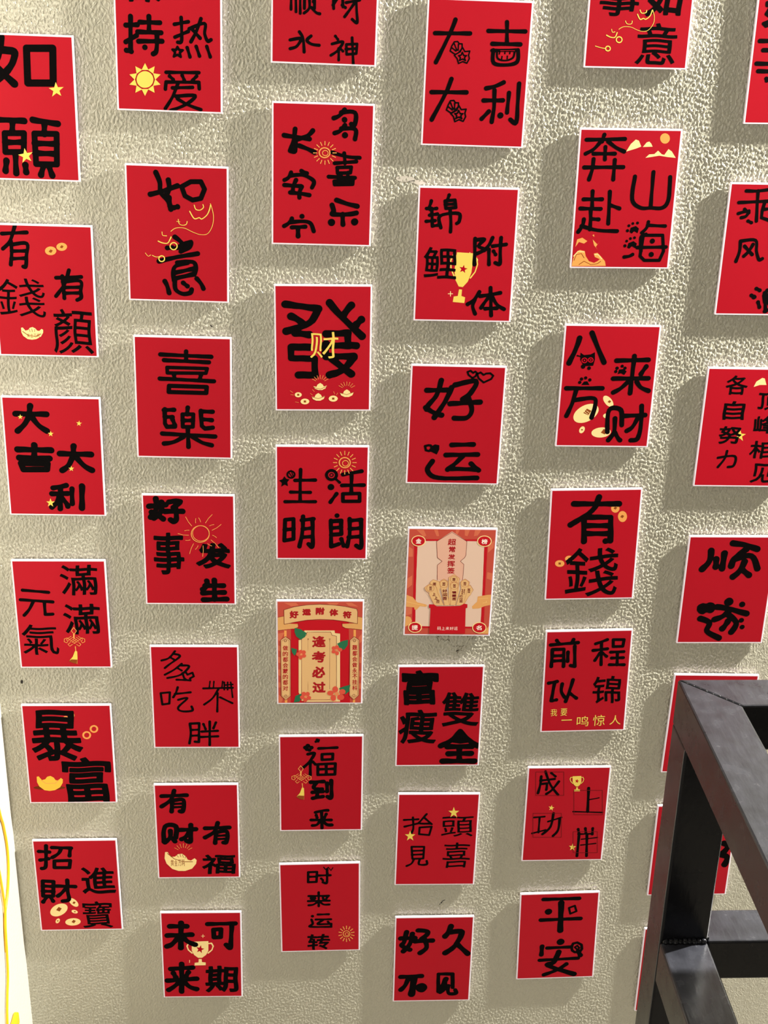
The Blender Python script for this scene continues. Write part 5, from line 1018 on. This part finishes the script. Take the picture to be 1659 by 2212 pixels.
qian lettering 269 white T2 上 -75,-716,-25,-665
qian lettering 269 white T2 来 -18,-715,32,-664
qian lettering 269 white T2 好 39,-715,90,-664
qian lettering 269 white T2 运 96,-714,147,-663
"""



CARD_TXT = dict(
 ruyuan='red card reading 如愿 with two gold stars, cut off at the left edge',
 reyi='red card reading 保持热爱 with a bold gold sun, top of the second column',
 youyan='red card reading 有钱有颜 with two coins and a gold ingot, at left edge',
 shunfeng='red card reading 顺水 and 财神 in brush letters, top of third column',
 daji='tall red card reading 大吉大利 with watermelon and flower doodles, top of the fourth column',
 shiru='red card reading 事事如意 with a gold scroll, top of fifth column',
 haoshi6='red card with bold black letters 好事, cut off at the top right corner',
 ruyi2='red card reading 如意 in brush letters with a gold scroll, below the sun card',
 changan='red card reading 长安宁多喜乐 with a small line-drawn sun, third column',
 jinli='red card reading 锦鲤附体 with a gold trophy, fourth column below the 大吉大利 card',
 benfu='red card reading 奔赴山海 with mountains, gold sea waves and black paw prints',
 chengfeng='red card reading 乘风破浪, cut off at the right edge, just above the 各自努力 card',
 xile='plain red card reading 喜樂 in two large black letters, no ornament',
 daji2='red card reading 大吉大利 in thick marker letters with small gold stars, left column',
 haoshi='red card reading 好事发生 with a thin scratchy sun outline',
 facai='red card with huge black 發 and small gold 财 above ingots and coins',
 shenghuo='red card reading 生活明朗 with a small orange line sun at its top',
 haoyun='red card reading 好运 in large letters with black hearts',
 qian='pale pink and red card with a box of fortune sticks and round corner seals',
 bafang='red card reading 八方来财 with a black cat face, paw prints and large gold coins',
 youqian5='red card reading 有錢 in two large letters with four small coins',
 yuanqi='red card reading 元氣滿滿 with a gold knot and tassel, left column',
 baofu='red card reading 暴富 in heavy black letters above one yellow ingot',
 duochi='red card reading 多吃不胖 in thin pen letters',
 youcai='red card reading 有财有福 with one large gold ingot and shine lines',
 zhaocai='red card reading 招財進寶 with scattered gold coins, lowest card of the leftmost column',
 weilai='red card reading 未来可期 with a gold trophy, lowest of the second column',
 fu_amulet='ornate red and tan amulet card with a banner, plaque, green leaves and flowers',
 fudao='red card reading 福到来 with a gold knot and tassel at its left',
 shilai='red card with small vertical letters 时来运转 and a tiny sun',
 fushou='red card packed with very heavy black letters 富瘦雙全',
 taitou='red card reading 抬頭見喜 in thin letters with two gold stars',
 haojiu='red card reading 好久不见 in blocky black letters, lowest of the fourth column',
 qiancheng='red card reading 前程似锦 with a line of small gold letters along its bottom',
 chenggong='red card reading 成功上岸 in thin letters inside square guides, with small trophy',
 pingan='red card reading 平安 with a small magnifier doodle, lowest of the fifth column',
 gezi='red card with two columns of small letters and one gold star, right edge',
 shunsui='red card reading 顺遂 in two fat rounded letters above the black steel frame',
 card7='red card mostly hidden behind the top corner of the black steel frame',
 card8='red card seen on both sides of the upright leg of the black steel frame',
 card9='white card edge just showing beside the lower part of the black steel leg')

chars = set()
for l in GLYPHS.strip().split('\n'):
    f = l.split(' ', 3)
    if f[3][0] == '@': chars.add(f[1])
for l in DECOR.strip().split('\n'):
    f = l.split(' ')
    if f[4][0] == 'T': chars.add(f[5])
load_font(chars)

UNDER = {'jinli', 'bafang', 'weilai', 'baofu', 'zhaocai', 'benfu', 'gezi', 'youqian5', 'daji'}
cards = {}
for k, (x, z, W, H, a) in CARDS.items():
    r = bpy.data.objects.new('fortune_card', None); C.objects.link(r)
    # the Empty stands at the card's centre against the wall
    r.location = (x, 0, ZC+z); r.rotation_euler = (0, -a, 0)
    r['label'] = CARD_TXT[k]; r['category'] = 'card'; r['group'] = 'red fortune cards on the wall'
    b = frombm('foam_board', box_bm(-W/2, W/2, -TB, -GAP, -H/2, H/2, .0004, 1), M_BOARD, r)
    frombm('mounting_tape', box_bm(-.012, .012, -GAP-.0002, .0002, -.02, .02), M_BOARD, r)
    bd = .0019
    bm = box_bm(-W/2+bd, W/2-bd, -TB-.00004, -TB+.0002, -H/2+bd, H/2-bd)
    frombm('red_print_sheet', bm, M_RED if k not in ('fu_amulet', 'qian') else INK['coral'], r)
    cards[k] = r
def clipf(k, vs):
    x, z, W, H, a = CARDS[k]; hx, hz = (W/2-.0019)/U, (H/2-.0019)/U
    return [(min(max(p[0], -hx), hx), min(max(p[1], -hz), hz)) for p in vs]
def flat(name, k, vs, fs, m, y, midx=None):
    vs = clipf(k, vs)
    return mesh(name, [(p[0]*U, -TB-y, p[1]*U) for p in vs], fs, m, cards[k], midx)
for l in GLYPHS.strip().split('\n'):
    k, ch, wd, data = l.split(' ', 3)
    if data[0] == '@': F, x0, y0, h = field_font(ch, tuple(map(float, data[1:].split(','))), float(wd))
    else: F, x0, y0, h = field_strokes(data)
    vs, fs = contour(F, x0, y0, h)
    flat('character', k, vs, fs, INK['black'], .00012)
# ornaments
groups = {}
for l in DECOR.strip().split('\n'):
    k, nm, gi, col, data = l.split(' ', 4)
    g = groups.setdefault(gi, [k, nm, []]); g[2].append((col, data))
ORN = dict(star='gold star', coin='gold coin', trophy='gold trophy cup', gold_ingot='pale gold ingot', knot_tassel='gold knot with tassel', sun='yellow sun disc', mountain='cream mountain outline', wave='orange sea wave', gold_scroll='thin gold scroll line')
order = {}
for gi, (k, nm, items) in groups.items():
    i = order[k] = order.get(k, 0)+1
    base = (.00007 if k in UNDER else .00015)+i*.0000012
    if items[0][0] == 'redover': base = .00022
    if k in ('fu_amulet', 'qian'): base = .00006+i*.000006
    V, Fs, mi, ms = [], [], [], []
    for q, (col, data) in enumerate(items):
        if col not in ms: ms.append(col)
        ci = ms.index(col); ly = q*.0000003
        if data[0] == 'P':
            P = [tuple(map(float, t.split(','))) for t in data[2:].split()]
            P = clipf(k, P)
            tri = tessellate_polygon([[Vector((p[0], p[1], 0)) for p in P]])
            n = len(V); V += [(p[0], p[1], ly) for p in P]
            for t in tri:
                a, b, c = [P[j] for j in t]
                s = (b[0]-a[0])*(c[1]-a[1])-(b[1]-a[1])*(c[0]-a[0])
                Fs.append(tuple(n+j for j in (t if s > 0 else t[::-1]))); mi.append(ci)
        elif data[0] == 'L':
            hd, pts = data.split(' ', 1); r = max(float(hd[1:])/2, 2.0)
            F, x0, y0, h = field_strokes(('%s%.1f ' % ('S' if nm == 'gold_scroll' else '', r))+pts); vs, fs = contour(F, x0, y0, h)
            n = len(V); vs = clipf(k, vs); V += [(p[0], p[1], ly) for p in vs]; Fs += [tuple(n+j for j in f) for f in fs]; mi += [ci]*len(fs)
        else:
            hd, ch, bx = data.split(' '); x0_, y0_, x1_, y1_ = map(float, bx.split(','))
            wt = float(hd[1:]); wt = wt*.9 if k in ('fu_amulet', 'qian') else 0
            F, x0, y0, h = field_font(ch, (x0_, y0_, x1_, y1_), wt); vs, fs = contour(F, x0, y0, h)
            n = len(V); V += [(p[0], p[1], ly) for p in vs]; Fs += [tuple(n+j for j in f) for f in fs]; mi += [ci]*len(fs)
    if k in ('fu_amulet', 'qian') and nm == 'star': nm = 'corner_mark'
    o = mesh(nm, [(p[0]*U, -TB-base-p[2], p[1]*U) for p in V], Fs, [INK[c] for c in ms], cards[k], mi)
    if nm in ORN: o['label'] = ORN[nm]
    if nm in ('outline', 'background_patch', 'sun_rays', 'lettering') and len(items) > 1: o['kind'] = 'stuff'

# ------------------------------------------------------------------ black steel frame (square tube) in the foreground
CY = -(D0+TB)
X0, X1 = .292, .652; YB, YF = CY+.936, CY+.576; ZT = ZC-.548; Z2 = ZC-.779; TW = .041
fr = bpy.data.objects.new('steel_stool_frame', None); C.objects.link(fr); fr.location = ((X0+X1)/2, (YB+YF)/2, 0)
fr['label'] = 'tall glossy black square-tube steel frame standing before the wall at the lower right'; fr['category'] = 'frame'
def bar(name, x0, x1, y0, y1, z0, z1, b=.0022):
    cx, cy_ = (X0+X1)/2, (YB+YF)/2
    return frombm(name, box_bm(x0-cx, x1-cx, y0-cy_, y1-cy_, z0, z1, b, 3), M_BLACK, fr)
for lx in (X0, X1-TW):
    for ly in (YF, YB-TW): bar('leg', lx, lx+TW, ly, ly+TW, 0, ZT-TW+.0005)
def mitre(name, pts, z0, z1):
    cx, cy_ = (X0+X1)/2, (YB+YF)/2; bm = bmesh.new()
    lo = [bm.verts.new((x-cx, y-cy_, z0)) for x, y in pts]; hi = [bm.verts.new((x-cx, y-cy_, z1)) for x, y in pts]
    bm.faces.new(lo[::-1]); bm.faces.new(hi)
    for i in range(len(pts)): j = (i+1) % len(pts); bm.faces.new((lo[i], lo[j], hi[j], hi[i]))
    bmesh.ops.bevel(bm, geom=bm.edges[:], offset=.0016, segments=2, affect='EDGES', profile=.5)
    return frombm(name, bm, M_BLACK, fr)
a, b, c, d, t = X0, X1, YF, YB, TW
mitre('top_rail', [(a, d), (a+t, d-t), (b-t, d-t), (b, d)][::-1], ZT-TW, ZT)
mitre('top_rail', [(a, c), (a+t, c+t), (a+t, d-t), (a, d)][::-1], ZT-TW, ZT)
mitre('top_rail', [(a, c), (b, c), (b-t, c+t), (a+t, c+t)], ZT-TW, ZT)
mitre('top_rail', [(b, c), (b, d), (b-t, d-t), (b-t, c+t)], ZT-TW, ZT)
bar('footrest_rail', a+t, b-t, d-t, d, Z2-TW, Z2); bar('footrest_rail', a+t, b-t, c, c+t, Z2-TW, Z2)
bar('footrest_rail', a, a+t, c+t, d-t, Z2-TW, Z2); bar('footrest_rail', b-t, b, c+t, d-t, Z2-TW, Z2)
for zz in (.12,):
    bar('footrest_rail', a+t, b-t, d-t, d, zz-TW, zz); bar('footrest_rail', a, a+t, c+t, d-t, zz-TW, zz)
def weld(p0, p1, r=.0035):
    cx, cy_ = (X0+X1)/2, (YB+YF)/2; bm = bmesh.new(); p0, p1 = Vector(p0), Vector(p1); n = 9
    for i in range(n):
        p = p0.lerp(p1, (i+.5)/n); q = bmesh.ops.create_uvsphere(bm, u_segments=8, v_segments=6, radius=r*random.uniform(.6, 1.0))
        for v in q['verts']: v.co = v.co*random.uniform(.9, 1.1)+p-Vector((cx, cy_, 0))
    for f in bm.faces: f.smooth = True
    return frombm('weld_bead', bm, M_BLACK, fr)
weld((a+.003, d-t-.001, Z2+.001), (a+t-.002, d-t-.001, Z2+.001))
weld((a+t+.001, d-t+.002, Z2+.0005), (a+t+.001, d-.002, Z2+.0005), .0022)
weld((a+.004, d-.004, ZT-.0008), (a+t, d-t, ZT-.0008), .0016)
